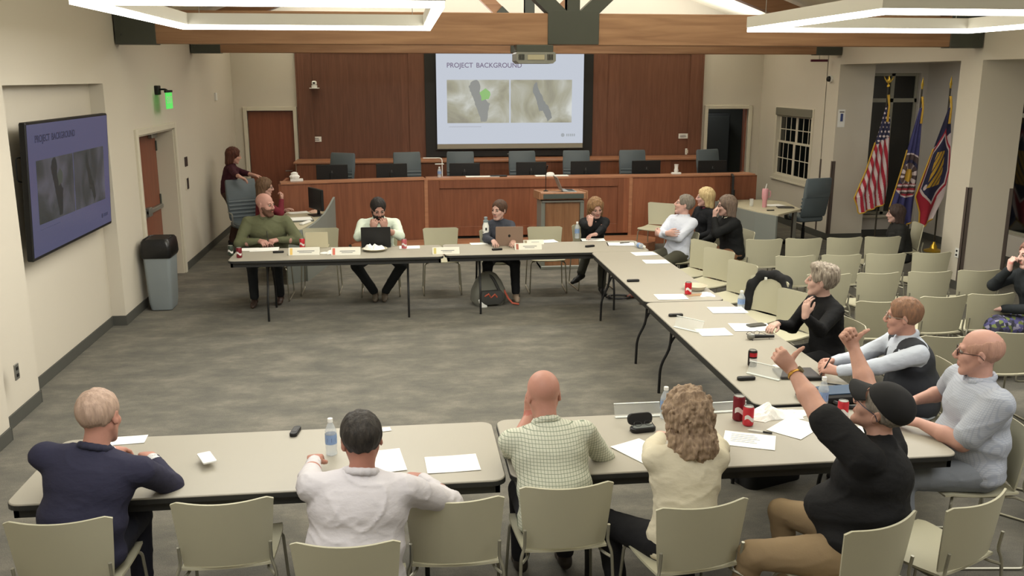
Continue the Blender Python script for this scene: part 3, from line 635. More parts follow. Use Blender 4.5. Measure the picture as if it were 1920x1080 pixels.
# ================================================================ OFFICE CHAIRS
def make_office():
    t = thing('office_chair', 'x', 'office chair')
    g = MB()
    for k in range(5):
        a = k*2*PI/5; g.tube([(0, 0, .1), (.3*math.cos(a), .3*math.sin(a), .06)], [.022, .014], 6)
    g.build('base', M_darkmetal, t)
    for k in range(5):
        a = k*2*PI/5; MB().lathe([(.025, -.012), (.028, 0), (.025, .012)], n=10).xf(Matrix.Translation((.3*math.cos(a), .3*math.sin(a), .028)) @ Matrix.Rotation(PI/2, 4, 'X')).build('caster', M_black, t)
    MB().lathe([(.028, .08), (.028, .3), (.02, .3), (.02, .44)], n=12).build('gas_post', M_darkmetal, t)
    MB().prism(rounded(-.25, .25, -.22, .26, .08), .43, .52, .02).build('seat', M_blue, t, True)
    def ring(z, hw, y, th): return [(x*hw*2, y+yy*th, z) for x, yy in [(-.5, -.3), (-.46, -.5), (.46, -.5), (.5, -.3), (.5, .3), (.46, .5), (-.46, .5), (-.5, .3)]]
    MB().loft([ring(.52, .23, -.21, .05), ring(.56, .24, -.22, .07), ring(.85, .25, -.27, .07)], True, True).build('back_lower', M_blue, t, True)
    MB().loft([ring(.852, .25, -.272, .08), ring(.95, .25, -.285, .085), ring(1.14, .245, -.31, .07), ring(1.17, .235, -.312, .04)]).build('back_upper', M_blue, t, True)
    for k in range(5):
        z = .58+k*.06; MB().tube([(-.24, -.22+.035-(z-.56)*.17+.008, z), (.24, -.22+.035-(z-.56)*.17+.008, z)], .012, 6, flat=1.6).build('back_rib', M_blue, t, True)
    for s in (-1, 1):
        MB().tube(arc_pts([(s*.22, .05, .46), (s*.29, .05, .48), (s*.29, .05, .66), (s*.29, -.12, .67), (s*.25, -.24, .66)], .05), .012, 6).build('armrest', M_metal, t, True)
    return t
_op = make_office(); _ou = [False]
def office(x, y, z, rz, label):
    t = _op if not _ou[0] else copy_tree(_op); _ou[0] = True
    t.location = (x, y, z); t.rotation_euler = (0, 0, rz); t['label'] = label; t['group'] = 'grey blue office chairs'; return t
names = ['first from the left', 'second from the left', 'third from the left, left of the lectern', 'fourth from the left, behind the lectern', 'fifth from the left', 'sixth from the left', 'seventh from the left, by the open door']
for (px, py), nm, rz in zip([(626, 283), (768, 286), (861, 280), (982, 290), (1079, 281), (1188, 280), (1338, 279)], names, (150, 190, 176, 185, 175, 182, 200)):
    p = atY(px, py, 16.6); office(p.x, 16.35, .3, R(rz), 'grey blue office chair behind the dais, '+nm)
office(-2.5, 14.95, 0, R(-150), 'grey blue office chair the standing woman leans on')
office(6.72, 14.55, 0, R(14), 'grey blue office chair by the right clerk desk near the window')
# ================================================================ MONITORS
def monitor(name, x, y, z, rz, label, w=.5, h=.29, group=None):
    t = thing(name, label, 'monitor', (x, y, z), rz, group)
    MB().box(-w/2, w/2, -.02, .02, .09, .09+h, .006).build('casing', M_black, t)
    MB().box(-w/2+.012, w/2-.012, .02, .0215, .105, .078+h).build('display', M_screen, t)
    MB().box(-.03, .03, -.05, -.02, .01, .2, .004).build('neck', M_black, t); MB().box(-.12, .12, -.1, .1, 0, .014, .005).build('base', M_black, t)
    MB().box(-.008, .008, -.0215, -.02, .19, .24).build('badge', mat('badge_grey', (.3,.3,.3), .4), t)
    return t
for (px, py), nm in zip([(622, 309), (734, 307), (871, 306), (996, 304), (1098, 302), (1212, 301), (1336, 301)], ['left of all', 'second from the left', 'third from the left', 'directly behind the lectern laptop', 'fifth from the left', 'sixth from the left', 'right of all']):
    p = atY(px, py, 15.55); monitor('computer_monitor', p.x, 15.55, 1.022, R(random.uniform(-6, 6)), 'black monitor on the dais desk, '+nm, .52, p.z-1.11, 'monitors along the dais')
# ================================================================ CLERK DESKS
M_dgrey = mat('desk_grey_panel', (.49,.51,.49), .6)
M_dtop = mat('desk_top', (.73,.70,.60), .45)
def desk(label, x, y, poly, panel, legp):
    t = thing('clerk_desk', label, 'desk', (x, y, 0))
    MB().prism(poly, .71, .74, .004).build('desktop', M_dtop, t)
    g = MB(); seg(g, panel[0], 0, panel[1], .03); g.build('modesty_panel', M_dgrey, t)
    for lx, ly in legp: MB().box(lx-.03, lx+.03, ly-.03, ly+.03, 0, .71, .004).build('leg', M_metal, t)
    return t
# left desk: curved end screen facing the camera
ld = desk('left clerk desk with a tilted grey end screen in front of the dais', -1.5, 13.4, [(-.35, -.55), (-.12, -.85), (.08, -.68), (.3, .45), (.35, 1.0), (-.35, 1.0)], ([(-.12, -.92), (.11, -.72)], .73), [(-.3, .9), (-.3, -.45)])
pts = [(.10, -.74, .73), (.2, -.2, .75), (.29, .3, .80), (.35, .7, .89), (.39, 1.02, .96)]
MB().loft([[(x, y, 0), (x+.03, y, 0), (x+.03, y, z), (x, y, z)] for x, y, z in pts]).build('end_screen', M_dgrey, ld)
desk('right clerk desk with a curved grey side screen by the window', 5.85, 14.1, [(-.52, .84), (-.42, -.1), (-.34, -.5), (-.17, -.9), (.43, -.36), (.55, .5), (.3, .84)], ([(-.56, .86), (-.46, -.1), (-.38, -.5), (-.21, -.93)], .72), [(.36, -.3), (.25, .7)])
monitor('desk_monitor', -1.33, 13.95, .741, R(118), 'black monitor seen almost edge-on at the left clerk desk', .5, .32)
monitor('desk_monitor', 5.5, 14.75, .741, R(73), 'black monitor seen edge-on at the right clerk desk', .45, .36)
# ================================================================ FLAGS
M_navy = mat('flag_navy', (.19,.19,.30), .8); M_red = mat('flag_red', (.66,.16,.23), .8); M_fwhite = mat('flag_white', (.82,.76,.76), .8)
M_seal = mat('flag_seal_brown', (.33,.27,.27), .8); M_sgold = mat('flag_gold', (.78,.62,.22), .7); M_uta = mat('flag_blue', (.25,.25,.44), .8)
def flag(label, x, y, zt, left, right, colour, mats, rz=0, finial='spear', depth=.03, folds=3.0):
    "left/right: lists of (v, offset in m from the pole) down the cloth, v = 0..1"
    t = thing('standing_flag', label, 'flag', (x, y, 0), rz)
    ztop, zbot = zt-.24, .0
    def itp(tab, v):
        for (a, x0), (b2, x1) in zip(tab, tab[1:]):
            if v <= b2: return x0+(x1-x0)*(v-a)/max(1e-6, b2-a)
        return tab[-1][1]
    z0 = zt-.3; nu, nv = 80, 230; vs = []; H = left[0][2] if len(left[0]) > 2 else 1.7
    l2 = [q[:2] for q in left]
    for j in range(nv+1):
        v = j/nv; xl, xr = itp(l2, v), itp(right, v)
        for i in range(nu+1):
            u = i/nu; xx = xl+(xr-xl)*u
            drop = H*v-.10*H*v*(u-.3)
            vs.append((xx, -.035+depth*math.sin(u*folds*2*PI+v*1.5)*(.3+.7*v)*min(1, abs(xr-xl)/.2), z0-drop))
    m = MB(); m.v = vs
    for j in range(nv):
        for i in range(nu):
            m.f.append((j*(nu+1)+i, j*(nu+1)+i+1, (j+1)*(nu+1)+i+1, (j+1)*(nu+1)+i)); m.mi.append(colour((i+.5)/nu, (j+.5)/nv, (vs[j*(nu+1)+i][0]+vs[(j+1)*(nu+1)+i+1][0])/2, z0-(vs[j*(nu+1)+i][2]+vs[(j+1)*(nu+1)+i+1][2])/2))
    o = m.build('cloth', mats, t, True); sm = o.modifiers.new('thickness', 'SOLIDIFY'); sm.thickness = .004
    E = [vs[nv*(nu+1)+i] for i in range(0, nu+1, 3)]; E2 = [vs[j*(nu+1)] for j in range(nv//3, nv+1, 5)]
    MB().tube(E2+E[1:], .013, 5).build('gold_fringe', M_sgold, t, True)
    MB().tube([(0, 0, .03), (0, 0, zt)], .014, 8).build('pole', mat('flag_pole', (.22,.2,.16), .4), t, True)
    MB().lathe([(.15, 0), (.15, .02), (.12, .03), (.06, .05), (.05, .09), (.025, .13), (.02, .16)], n=20).build('base', M_gold, t, True)
    g = MB()
    if finial == 'eagle':
        g.lathe([(.012, 0), (.022, .01), (.022, .03), (.01, .05), (.018, .07)], (0, 0, zt), 10)
        g.lathe([(.004, .05), (.022, .08), (.028, .11), (.018, .14), (.012, .155), (.014, .17), (.004, .185)], (0, 0, zt), 10)
        for s in (-1, 1): g.loft([[(s*.01, dy, zt+.09), (s*.045, dy, zt+.12), (s*.085, dy, zt+.175), (s*.07, dy, zt+.13), (s*.03, dy, zt+.075)] for dy in (-.008, .008)])
    else:
        g.lathe([(.012, 0), (.02, .01), (.012, .03), (.024, .06), (.014, .12), (.002, .19)], (0, 0, zt), 8, sy=.4)
    g.build('finial', M_gold, t, True)
    MB().tube([(.0, -.03, zt-.12), (.02, -.05, zt-.3), (.01, -.055, zt-.55)], [.02, .014, .02], 6).build('tassel_cord', M_sgold, t, True)
    return t
def us(u, v, x, d):
    if d < .60-.6*(x+.1):
        b2 = d/.075; a = (x-.15*d)/.062+(int(b2) % 2)*.5
        return 2 if ((a % 1)-.5)**2*1.0+((b2 % 1)-.5)**2*1.4 < .085 else 0
    return 1 if math.floor((x-.20*d)/.043) % 2 else 2
flag('stars and stripes flag on a pole topped with a gold eagle', 7.88, 14.3, 2.63, [(0, -.03, 1.72), (.25, -.12), (.6, -.27), (.85, -.43), (.93, -.36), (1, -.33)], [(0, .02), (.15, .07), (.5, .10), (.8, .14), (1, .12)], us, [M_navy, M_red, M_fwhite], 0, 'eagle')
def ut(u, v, x, d):
    du, dv = (x+.11)*1.7, (d-1.10)*1.15
    r = math.hypot(du, dv)
    if .40 < r < .425: return 2
    if r < .40:
        if dv > .16 and abs(du) < .3: return 3 if int(d*32) % 3 == 0 else 2 if int(d*32) % 3 == 1 else 4
        if r < .12: return 5
        if r < .24: return 2 if (int(math.degrees(math.atan2(dv, du))/24+20) % 2) else 4
        return 4 if r > .3 else 1
    return 0
flag('deep blue flag with a round state seal, between the other two flags', 8.44, 14.25, 2.60, [(0, -.03, 2.0), (.2, -.12), (.5, -.24), (.8, -.38), (.9, -.36), (1, -.2)], [(0, .02), (.3, .04), (.6, .05), (1, .03)], ut, [M_uta, M_navy, M_fwhite, M_red, M_seal, M_sgold])
def nu_(u, v, x, d):
    cu, cv = (u-.5)*.9, (v-.52)*2.0
    hx = max(abs(cu), abs(cu)*.5+abs(cv)*.62)
    if hx < .43:
        if hx > .385: return 1
        if hx > .35: return 2
        if abs(cu) < .2 and -.3 < cv < .3 and abs(cu) < .24-.25*max(0, -cv-.05): return 3 if int((cu*1.2+cv)*22) % 4 else 0
        if math.hypot(cu+.24, cv-.28) < .05: return 2
        return 0
    if v < .22+.10*(1-u): return 0
    if v < .66 or u > .55+.9*(1-v): return 2
    return 1
nf = flag('navy, white and red flag with a gold beehive in a hexagon', 8.62, 13.75, 2.62, [(0, -.02, 1.9), (.2, -.13), (.5, -.30), (.72, -.42), (.85, -.32), (1, -.30)], [(0, .02), (.3, .08), (.55, .12), (.8, .05), (1, -.1)], nu_, [M_navy, M_red, M_fwhite, M_sgold], depth=.02, folds=1.5)
# ================================================================ THINGS ON THE TABLES
TZ = .7405
def jit(a=8): return R(random.uniform(-a, a))
def can(px, py, label, cols, z=TZ, s=1.0, text=None):
    p = at(px, py, z); t = thing('soda_can', label, 'can', p, jit(60)); r, h = .033*s, .122*s
    if s > 1: r, h = .036, .157
    base = mat('can_'+cols, {'red': (.72,.14,.18), 'black': (.13,.10,.10), 'dark': (.20,.24,.20), 'maroon': (.45,.12,.16), 'pink': (.72,.38,.40), 'redwhite': (.75,.2,.24)}[cols], .3, .3)
    MB().lathe([(r*.80, 0), (r, .008), (r, h-.012), (r*.84, h-.002), (r*.80, h-.002), (r*.78, h-.006)], n=18).build('body', base, t, True)
    MB().lathe([(r*.79, h-.007), (r*.78, h-.004)], n=18).lathe([(r*.86, h-.004), (r*.86, h), (r*.78, h), (r*.78, h-.004)], n=18, cap0=False, cap1=False).build('lid', M_metal, t, True)
    g = MB(); a0, a1 = -2.6, -.5; nn = 10
    for z0, z1, in ((h*.32, h*.52),):
        g.add([(r*1.015*math.cos(a0+(a1-a0)*k/nn), r*1.015*math.sin(a0+(a1-a0)*k/nn), zz+(.012*math.sin(k*.6) if cols != 'black' else 0)) for zz in (z0, z1) for k in range(nn+1)], [(k, k+1, nn+2+k, nn+1+k) for k in range(nn)])
    g.build('printed_band', mat('can_white', (.85,.83,.82), .4), t)
    if cols == 'black':
        g = MB(); g.add([(r*1.015*math.cos(a0+(a1-a0)*k/nn), r*1.015*math.sin(a0+(a1-a0)*k/nn), zz) for zz in (h*.62, h*.86) for k in range(nn+1)], [(k, k+1, nn+2+k, nn+1+k) for k in range(nn)])
        g.build('red_panel', mat('can_red', (.72,.14,.18), .3, .3), t)
    t.rotation_euler.z = 0
    return t
def bottle(px, py, label, z=TZ, h=.2, lab=(.35,.45,.62), lying=False):
    p = at(px, py, z); t = thing('water_bottle', label, 'bottle', p); r = .0325; k = h/.2
    pr = [(r*.8, 0), (r, .006), (r*.94, .03), (r, .05), (r, .09), (r*.93, .1), (r, .12), (r*.98, .135), (r*.55, .17), (r*.4, .178), (r*.4, .188)]
    MB().lathe([(a, b2*k) for a, b2 in pr], n=18).build('body', M_bottle, t, True)
    MB().lathe([(r*1.01, .065*k), (r*1.01, .118*k)], n=18, cap0=False, cap1=False).build('label_band', mat('bottle_label', (.50,.60,.76), .5), t, True)
    MB().lathe([(r*1.015, .078*k), (r*1.015, .1*k)], n=9, cap0=False, cap1=False).build('label_stripe', mat('bottle_stripe', (.22,.28,.42), .5), t, True)
    MB().lathe([(r*.46, .183*k), (r*.46, .2*k), (r*.42, .203*k)], n=14).build('cap', M_white, t, True)
    if lying: t.rotation_euler = (PI/2, 0, R(20)); t.location.z = z+r
    return t
_pc = [0]
def paper(px, py, label, rz=0, w=.279, d=.216, z=TZ, m=None, lines=False):
    _pc[0] += 1; p = at(px, py, z); t = thing('paper_sheet', label, 'paper', (p.x, p.y, z+.0004*(_pc[0] % 4)), R(rz))
    g = MB(); n = 6; rnd = random.Random(_pc[0])
    cu = [rnd.uniform(0, .003) for _ in range(4)]
    vs = []
    for k in (0, 1):
        for i in range(n+1):
            for j in range(n+1):
                u, v = i/n, j/n; zz = (cu[0]*(1-u)*(1-v)+cu[1]*u*(1-v)+cu[2]*u*v+cu[3]*(1-u)*v)*(abs(u-.5)+abs(v-.5))**2+.001+.0012*k
                vs.append(((u-.5)*w, (v-.5)*d, zz))
    A = (n+1)**2; fs = []
    for i in range(n):
        for j in range(n):
            a = i*(n+1)+j; fs += [(a, a+1, a+n+2, a+n+1), (A+a+n+1, A+a+n+2, A+a+1, A+a)]
    for i in range(n):
        for a, b2 in ((i, i+1), (n*(n+1)+i+1, n*(n+1)+i), ((i+1)*(n+1), i*(n+1)), (i*(n+1)+n, (i+1)*(n+1)+n)): fs.append((b2, a, A+a, A+b2))
    g.add(vs, fs); g.build('sheet', m or M_paper, t)
    if lines:
        g = MB()
        for k in range(5): g.box(-w*.36, w*(.1+.05*(k % 3)), d*(.3-.12*k), d*(.3-.12*k)+.003, .0031, .0034)
        g.build('printed_text', mat('ink', (.45,.45,.47), .8), t)
    return t
def recorder(px, py, label, rz=0, z=TZ):
    p = at(px, py, z); t = thing('handheld_receiver', label, 'device', p, R(rz))
    MB().prism(rounded(-.065, .065, -.022, .022, .018), 0, .022, .004).build('casing', M_black, t, True)
    MB().prism(rounded(-.035, .04, -.014, .014, .005), .022, .0235).build('keypad', mat('keypad', (.16,.16,.155), .4), t)
    return t
def nameplate(px, py, label, rz=0, w=.30, h=.075, clear=False, stripe=(.80,.55,.35), z=TZ, name='name_plate'):
    p = at(px, py, z); t = thing(name, label, 'name plate', p, R(rz))
    m = M_clear if clear else mat('plate_card', (.86,.85,.80), .6)
    prof = [(-.045, .0), (-.04, .0), (-.002, h-.003), (.0, h-.003), (.04, 0), (.045, 0), (.003, h), (-.005, h)]
    if clear: prof = [(-.045, 0), (-.0435, 0), (.0015, h), (0, h)]
    MB().loft([[(x, y, z_) for y, z_ in prof] for x in (-w/2, w/2)]).build('holder' if clear else 'folded_card', m, t)
    if clear:
        MB().box(-w/2, w/2, -.055, -.03, 0, .008, .002).build('lip', mat('acrylic_edge', (.85,.87,.85), .2), t)
        MB().box(-w/2, w/2, -.006, .004, h-.001, h+.003).build('top_edge', MATS['acrylic_edge'], t)
        g = MB().add([(-w/2+.03, -.034, .014), (w/2-.03, -.034, .014), (w/2-.03, -.009, h-.015), (-w/2+.03, -.009, h-.015)], [(0, 1, 2, 3)])
    else:
        sl = (.038)/(h-.003); 
        def q(x0, x1, z0, z1, off=.0028): return MB().add([(x0, -.045+z0*(.04/h)-off, z0), (x1, -.045+z0*(.04/h)-off, z0), (x1, -.045+z1*(.04/h)-off, z1), (x0, -.045+z1*(.04/h)-off, z1)], [(0, 1, 2, 3)])
        q(-w/2+.015, -w/2+.045, .006, h-.006).build('colour_stripe', mat('stripe_%s' % str(stripe), stripe, .6), t)
        g = q(-w/2+.1, w/2-.06, h*.5, h*.58); g.add(q(-w/2+.12, w/2-.09, h*.3, h*.36).v, [(0, 1, 2, 3)]); g.build('printed_text', mat('ink', (.45,.45,.47), .8), t)
    return t
def laptop(px, py, label, rz, colour, ang=105, w=.31, d=.215, z=TZ, logo=None):
    p = at(px, py, z); t = thing('laptop', label, 'laptop', p, R(rz)); m = mat('laptop_%s' % str(colour), colour, .4, .2)
    MB().prism(rounded(-w/2, w/2, -d/2, d/2, .015), 0, .014, .003).build('base', m, t, True)
    MB().box(-w/2+.02, w/2-.02, -.02, d/2-.02, .0141, .0152).build('keyboard', M_black, t)
    a = R(ang-90)
    Ml = Matrix.Translation((0, -d/2, .014)) @ Matrix.Rotation(a, 4, 'X')
    MB().prism(rounded(-w/2, w/2, 0, d, .012), -.003, .003, .001).xf(Matrix.Rotation(PI/2, 4, 'X')).xf(Ml).build('lid', m, t, True)
    MB().box(-w/2+.01, w/2-.01, .0031, .0045, .01, d-.01).xf(Ml).build('display', mat('laptop_display', (.12,.13,.15), .2), t)
    if logo: MB().prism([(.016*math.cos(k*PI/6), .019*math.sin(k*PI/6)) for k in range(12)], 0, .0008).xf(Matrix.Translation((0, -.0032, d*.5)) @ Matrix.Rotation(PI/2, 4, 'X')).xf(Ml).build('logo', M_black, t)
    return t
def pen(px, py, label, rz, z=TZ, m=None, l=.14):
    p = at(px, py, z); t = thing('pen', label, 'pen', (p.x, p.y, z+.0075), R(rz))
    MB().tube([(-l/2, 0, 0), (l/2-.012, 0, 0), (l/2, 0, 0)], [.005, .005, .001], 8).build('barrel', m or M_white, t, True)
    MB().tube([(-l/2-.002, 0, 0), (-l/2+.05, 0, 0)], .0062, 8).build('cap', M_black, t, True); return t
def crumple(px, py, label, w, d, h, seed=1, z=TZ, name='napkin', m=None):
    "crumpled paper napkin"
    rnd = random.Random(seed); p = at(px, py, z); t = thing(name, label, name.replace('_', ' '), p, rnd.uniform(0, 3))
    g = MB(); n = 12; vs = []; ph = [rnd.uniform(0, 6) for _ in range(8)]
    def hh(u, v): 
        s = sum(math.sin(ph[k]+u*(4+3*k)+v*(5-2*k)) for k in range(4))/4
        e = max(0, 1-max(abs(u), abs(v))**3); return h*(.25+.75*abs(s))*e+.002
    for k in (0, 1):
        for i in range(n+1):
            for j in range(n+1):
                u, v = i/n*2-1, j/n*2-1; rr_ = 1+.2*math.sin(3*math.atan2(v, u)+ph[5])
                vs.append((u*w/2*rr_, v*d/2*rr_, hh(u, v)+(0 if k else -.0015)))
    A = (n+1)**2; fs = []
    for i in range(n):
        for j in range(n):
            a = i*(n+1)+j; fs += [(a, a+1, a+n+2, a+n+1), (A+a+n+1, A+a+n+2, A+a+1, A+a)]
    for i in range(n):
        for a, b2 in ((i, i+1), (n*(n+1)+i+1, n*(n+1)+i), ((i+1)*(n+1), i*(n+1)), (i*(n+1)+n, (i+1)*(n+1)+n)): fs.append((b2, a, A+a, A+b2))
    g.add(vs, fs).build('sheet', m or M_paper, t); return t
def bowl(px, py, label, r=.11, z=TZ, name='paper_plate', h=.03):
    p = at(px, py, z); t = thing(name, label, 'plate', p)
    MB().lathe([(r*.62, 0), (r*.72, .004), (r*.95, h), (r, h+.001), (r*.95, h+.003), (r*.7, .008), (r*.6, .005)], n=28).build('plate', mat('pale_plate', (.76,.73,.65), .7), t, True); return t
# far left table
can(433, 479, 'dark green soda can at the left end of the far table', 'dark'); can(449, 483, 'maroon soda can beside the dark can at the table end', 'maroon')
paper(496, 468, 'white papers under the hands of the man in the green sweater', 5, .34, .24); paper(468, 468, 'white sheet sticking out left of the green sweater papers', 2, .2, .2)
recorder(522, 474, 'black receiver in front of the green sweater papers', 3)
can(567, 465, 'red and white soda can near the first folded name card', 'redwhite')
laptop(596, 462, 'small cream tablet stand in front of the empty far chair', 0, (.78,.75,.64), 92, .27, .18)
nameplate(571, 477, 'white name card with a yellow stripe on the far table', 0, .36, .085, stripe=(.86,.72,.40)); nameplate(649, 477, 'white name card with a red and yellow stripe beside the black laptop', 0, .34, .085, stripe=(.78,.40,.33))
crumple(620, 474, 'crumpled white paper between two name cards', .2, .12, .04, 3, name='crumpled_paper')
crumple(657, 462, 'small black clip on the far table before the black laptop', .06, .03, .03, 5, name='binder_clip', m=M_black)
laptop(706, 461, 'black laptop open before the man hiding his face', 0, (.13,.13,.135), 98, .36, .25)
bowl(703, 470, 'round plate with a napkin before the black laptop', .15); crumple(703, 468, 'white napkin heaped on the plate before the black laptop', .2, .2, .11, 8, TZ+.012)
paper(768, 464, 'white sheet right of the black laptop', 0, .25, .2); can(758, 466, 'pink soda can right of the black laptop', 'pink')
# far right table
nameplate(836, 475, 'cream name card over the joint of the far tables', 0, .32, .075, stripe=(.75,.70,.42))
p = at(911, 453, TZ); t = thing('insulated_bottle', 'tall white drink bottle with black markings before the woman in navy', 'bottle', p)
MB().lathe([(.038, 0), (.041, .01), (.041, .2), (.03, .235), (.028, .25)], n=20).build('body', M_white, t, True)
MB().lathe([(.03, .25), (.032, .255), (.032, .275), (.02, .28), (.02, .3), (.024, .302), (.024, .315), (.01, .32)], n=16).build('cap', mat('bottle_cap_grey', (.5,.55,.57), .4), t, True)
g = MB()
for z0, z1, a0, a1 in ((.03, .055, -2.1, -1.2), (.09, .1, -2.2, -1.0), (.15, .185, -1.8, -1.3), (.06, .068, -2.9, -2.5), (.12, .13, -2.9, -2.4)):
    g.add([(.0418*math.cos(a0+(a1-a0)*k/6), .0418*math.sin(a0+(a1-a0)*k/6), zz) for zz in (z0, z1) for k in range(7)], [(k, k+1, 8+k, 7+k) for k in range(6)])
g.build('black_markings', M_black, t)
paper(898, 457, 'white slip left of the tan laptop', 5, .22, .14)
laptop(954, 458, 'tan laptop with a dark round logo before the woman in navy', -4, (.56,.47,.41), 100, .34, .24, logo=1)
recorder(932, 469, 'black receiver left of the tan laptop', 8)
nameplate(990, 467, 'cream name card with a red stripe right of the tan laptop', 0, .33, .075, stripe=(.62,.36,.30)); nameplate(1000, 457, 'beige name card behind the red striped card', 0, .26, .05, stripe=(.6,.55,.45))
paper(1022, 453, 'white sheet before the empty chair by the lectern', 10, .30, .2); bottle(1082, 447, 'clear water bottle before the woman in black', h=.215)
paper(1112, 450, 'white sheet under the hand of the woman in black', -5, .3, .2); recorder(1106, 463, 'black receiver at the inner corner of the far tables', 20)
t = paper(1165, 458, 'white papers in a black folder at the far right corner', -8, .33, .22); MB().box(-.18, .18, -.12, .12, -.0005, .0008).build('folder', M_black, t); pen(1172, 456, 'black marker lying on the black folder', 15, TZ+.003, M_black)
bottle(1192, 463, 'water bottle lying on its side at the far right corner', h=.19, lying=True)
# side tables
paper(1208, 476, 'upper of two white sheets before the man with crossed arms', 4); paper(1230, 491, 'lower of two white sheets before the man with crossed arms', -2)
recorder(1187, 528, 'black receiver on the far side table', 0)
bowl(1304, 543, 'shallow beige bowl behind the red can', .115, name='paper_bowl', h=.045); can(1290, 552, 'red soda can in front of the beige bowl', 'red')
crumple(1326, 553, 'white napkin right of the red can', .16, .12, .035, 11); 
t = thing('cardboard_piece', 'brown cardboard lying under the napkin by the red can', 'cardboard', at(1309, 553, TZ), R(5)); MB().box(-.11, .12, -.04, .04, 0, .004).build('board', mat('cardboard', (.62,.50,.38), .8), t)
paper(1258, 557, 'white sheet left of the red can', -3, .29, .22); paper(1364, 582, 'white sheet beside the water bottle', -4, .32, .22); bottle(1389, 581, 'water bottle before the chair with the black jacket', h=.175)
recorder(1267, 593, 'black receiver on the near side table beyond the clear holder', 2)
nameplate(1294, 617, 'clear acrylic name holder beside a white sheet', -52, .27, .09, True, name='acrylic_sign_holder'); paper(1338, 623, 'white sheet beside the clear holder', -1, .26, .22)
t = paper(1408, 614, 'white papers stacked before the grey haired woman', -6, .33, .24, lines=True)
p = at(1418, 610, TZ+.006); t = thing('smartphone', 'dark phone lying on the papers of the grey haired woman', 'phone', p, R(12)); MB().prism(rounded(-.08, .08, -.038, .038, .01), 0, .01, .002).build('body', mat('phone_grey', (.30,.30,.28), .3), t, True)
p = at(1422, 636, TZ); t = thing('microphone', 'handheld microphone with a silver grille before the grey haired woman', 'microphone', (p.x, p.y, TZ+.027), R(2))
MB().tube([(-.05, 0, 0), (.13, 0, -.008)], [.018, .012], 12).build('handle', M_black, t, True)
MB().lathe([(.002, -.028), (.02, -.02), (.0265, 0), (.0265, .008), (.02, .03)], n=16).xf(Matrix.Translation((-.07, 0, 0)) @ Matrix.Rotation(PI/2, 4, 'Y')).build('grille', mat('mic_grille', (.52,.52,.50), .4, .7), t, True)
def glasses_mesh(t, w=.13, m=None, sc=1, Mg=None, temple=.13):
    m = m or M_black; Mg = Mg or Matrix.Identity(4)
    for s in (-1, 1):
        MB().tube([(s*.033+.024*math.cos(k*PI/8), 0, .018*math.sin(k*PI/8)) for k in range(16)], .0018, 5, closed=True).xf(Mg).build('rim', m, t, True)
        MB().tube([(s*.057, 0, .006), (s*.072, -.02, .006), (s*.076, -temple+.02, .004), (s*.074, -temple, -.02)], .002, 5).xf(Mg).build('temple', m, t, True)
    MB().tube([(-.01, 0, .004), (0, .003, .007), (.01, 0, .004)], .002, 5).xf(Mg).build('bridge', m, t, True)
p = at(1412, 625, TZ+.02); t = thing('eyeglasses', 'spectacles lying folded beyond the microphone', 'glasses', p, R(8)); glasses_mesh(t, m=M_darkmetal)
can(1410, 686, 'black and red soda can on the near side table', 'black')
nameplate(1436, 704, 'clear acrylic name holder right of the black and red can', -50, .25, .08, True, name='acrylic_sign_holder'); recorder(1399, 712, 'black receiver nearest the camera on the side table', 2)
t = paper(1470, 693, 'white pad under the dark notebook of the vest wearer', -3, .1, .2)
p = at(1493, 703, TZ); t = thing('notebook', 'dark closed notebook before the man in the vest', 'notebook', p, R(-4)); MB().box(-.14, .14, -.1, .1, .004, .022, .003).build('cover', mat('dark_cover', (.25,.24,.24), .4), t); MB().box(-.05, .14, -.135, -.1, 0, .028, .006).build('spine', M_black, t)
pen(1560, 722, 'black pen on the table edge before the man in the vest', -28, m=M_black)
p = at(1575, 748, TZ); t = thing('laptop_bag', 'dark blue soft case lying behind the water bottle', 'bag', p, R(3)); MB().prism(rounded(-.27, .22, -.1, .14, .07), 0, .045, .012).build('body', M_blk2, t, True); MB().prism(rounded(-.12, .20, -.04, .12, .02), .045, .052, .002).build('blue_folder', mat('blue_folder', (.16,.27,.38), .5), t)
MB().tube(arc_pts([(-.1, -.1, .02), (-.05, -.19, .015), (.1, -.2, .015), (.15, -.1, .02)], .06), .014, 6).build('strap', M_black, t, True)
bottle(1541, 770, 'tall water bottle before the man in the black cap', h=.22); can(1579, 786, 'red soda can right of the tall water bottle', 'redwhite')
# near right table
nameplate(1193, 777, 'long clear acrylic name holder on the back edge of the near table', 0, .29, .075, True, name='acrylic_sign_holder'); nameplate(1360, 768, 'clear acrylic name holder behind the curly haired woman\'s head', 3, .27, .05, True, name='acrylic_sign_holder')
p = at(1205, 808, TZ); t = thing('glasses_case', 'open black glasses case holding spectacles', 'case', p, R(8))
MB().prism(rounded(-.078, .078, -.035, .035, .03), 0, .03, .006).build('bottom_shell', M_black, t, True); MB().prism(rounded(-.078, .078, 0, .07, .03), -.015, .008, .005).xf(Matrix.Translation((0, .035, .028)) @ Matrix.Rotation(R(72), 4, 'X')).build('lid_shell', M_black, t, True)
MB().prism(rounded(-.066, .066, -.026, .026, .022), .03, .032).build('lining', mat('case_lining', (.45,.47,.46), .7), t)
p2 = at(1205, 806, TZ+.05); t = thing('eyeglasses', 'spectacles standing upside down in the open case', 'glasses', (p.x, p.y-.005, TZ+.05), R(8)); glasses_mesh(t, m=M_darkmetal, Mg=Matrix.Rotation(R(120), 4, 'X'))
bottle(1247, 784, 'water bottle left of the curly haired woman', h=.2)
paper(1205, 847, 'white sheet at the left elbow of the curly haired woman', -62, .30, .22)
can(1384, 787, 'tall dark red can behind the small soda can', 'maroon', s=1.3); can(1402, 797, 'small red and white soda can before the tall can', 'redwhite')
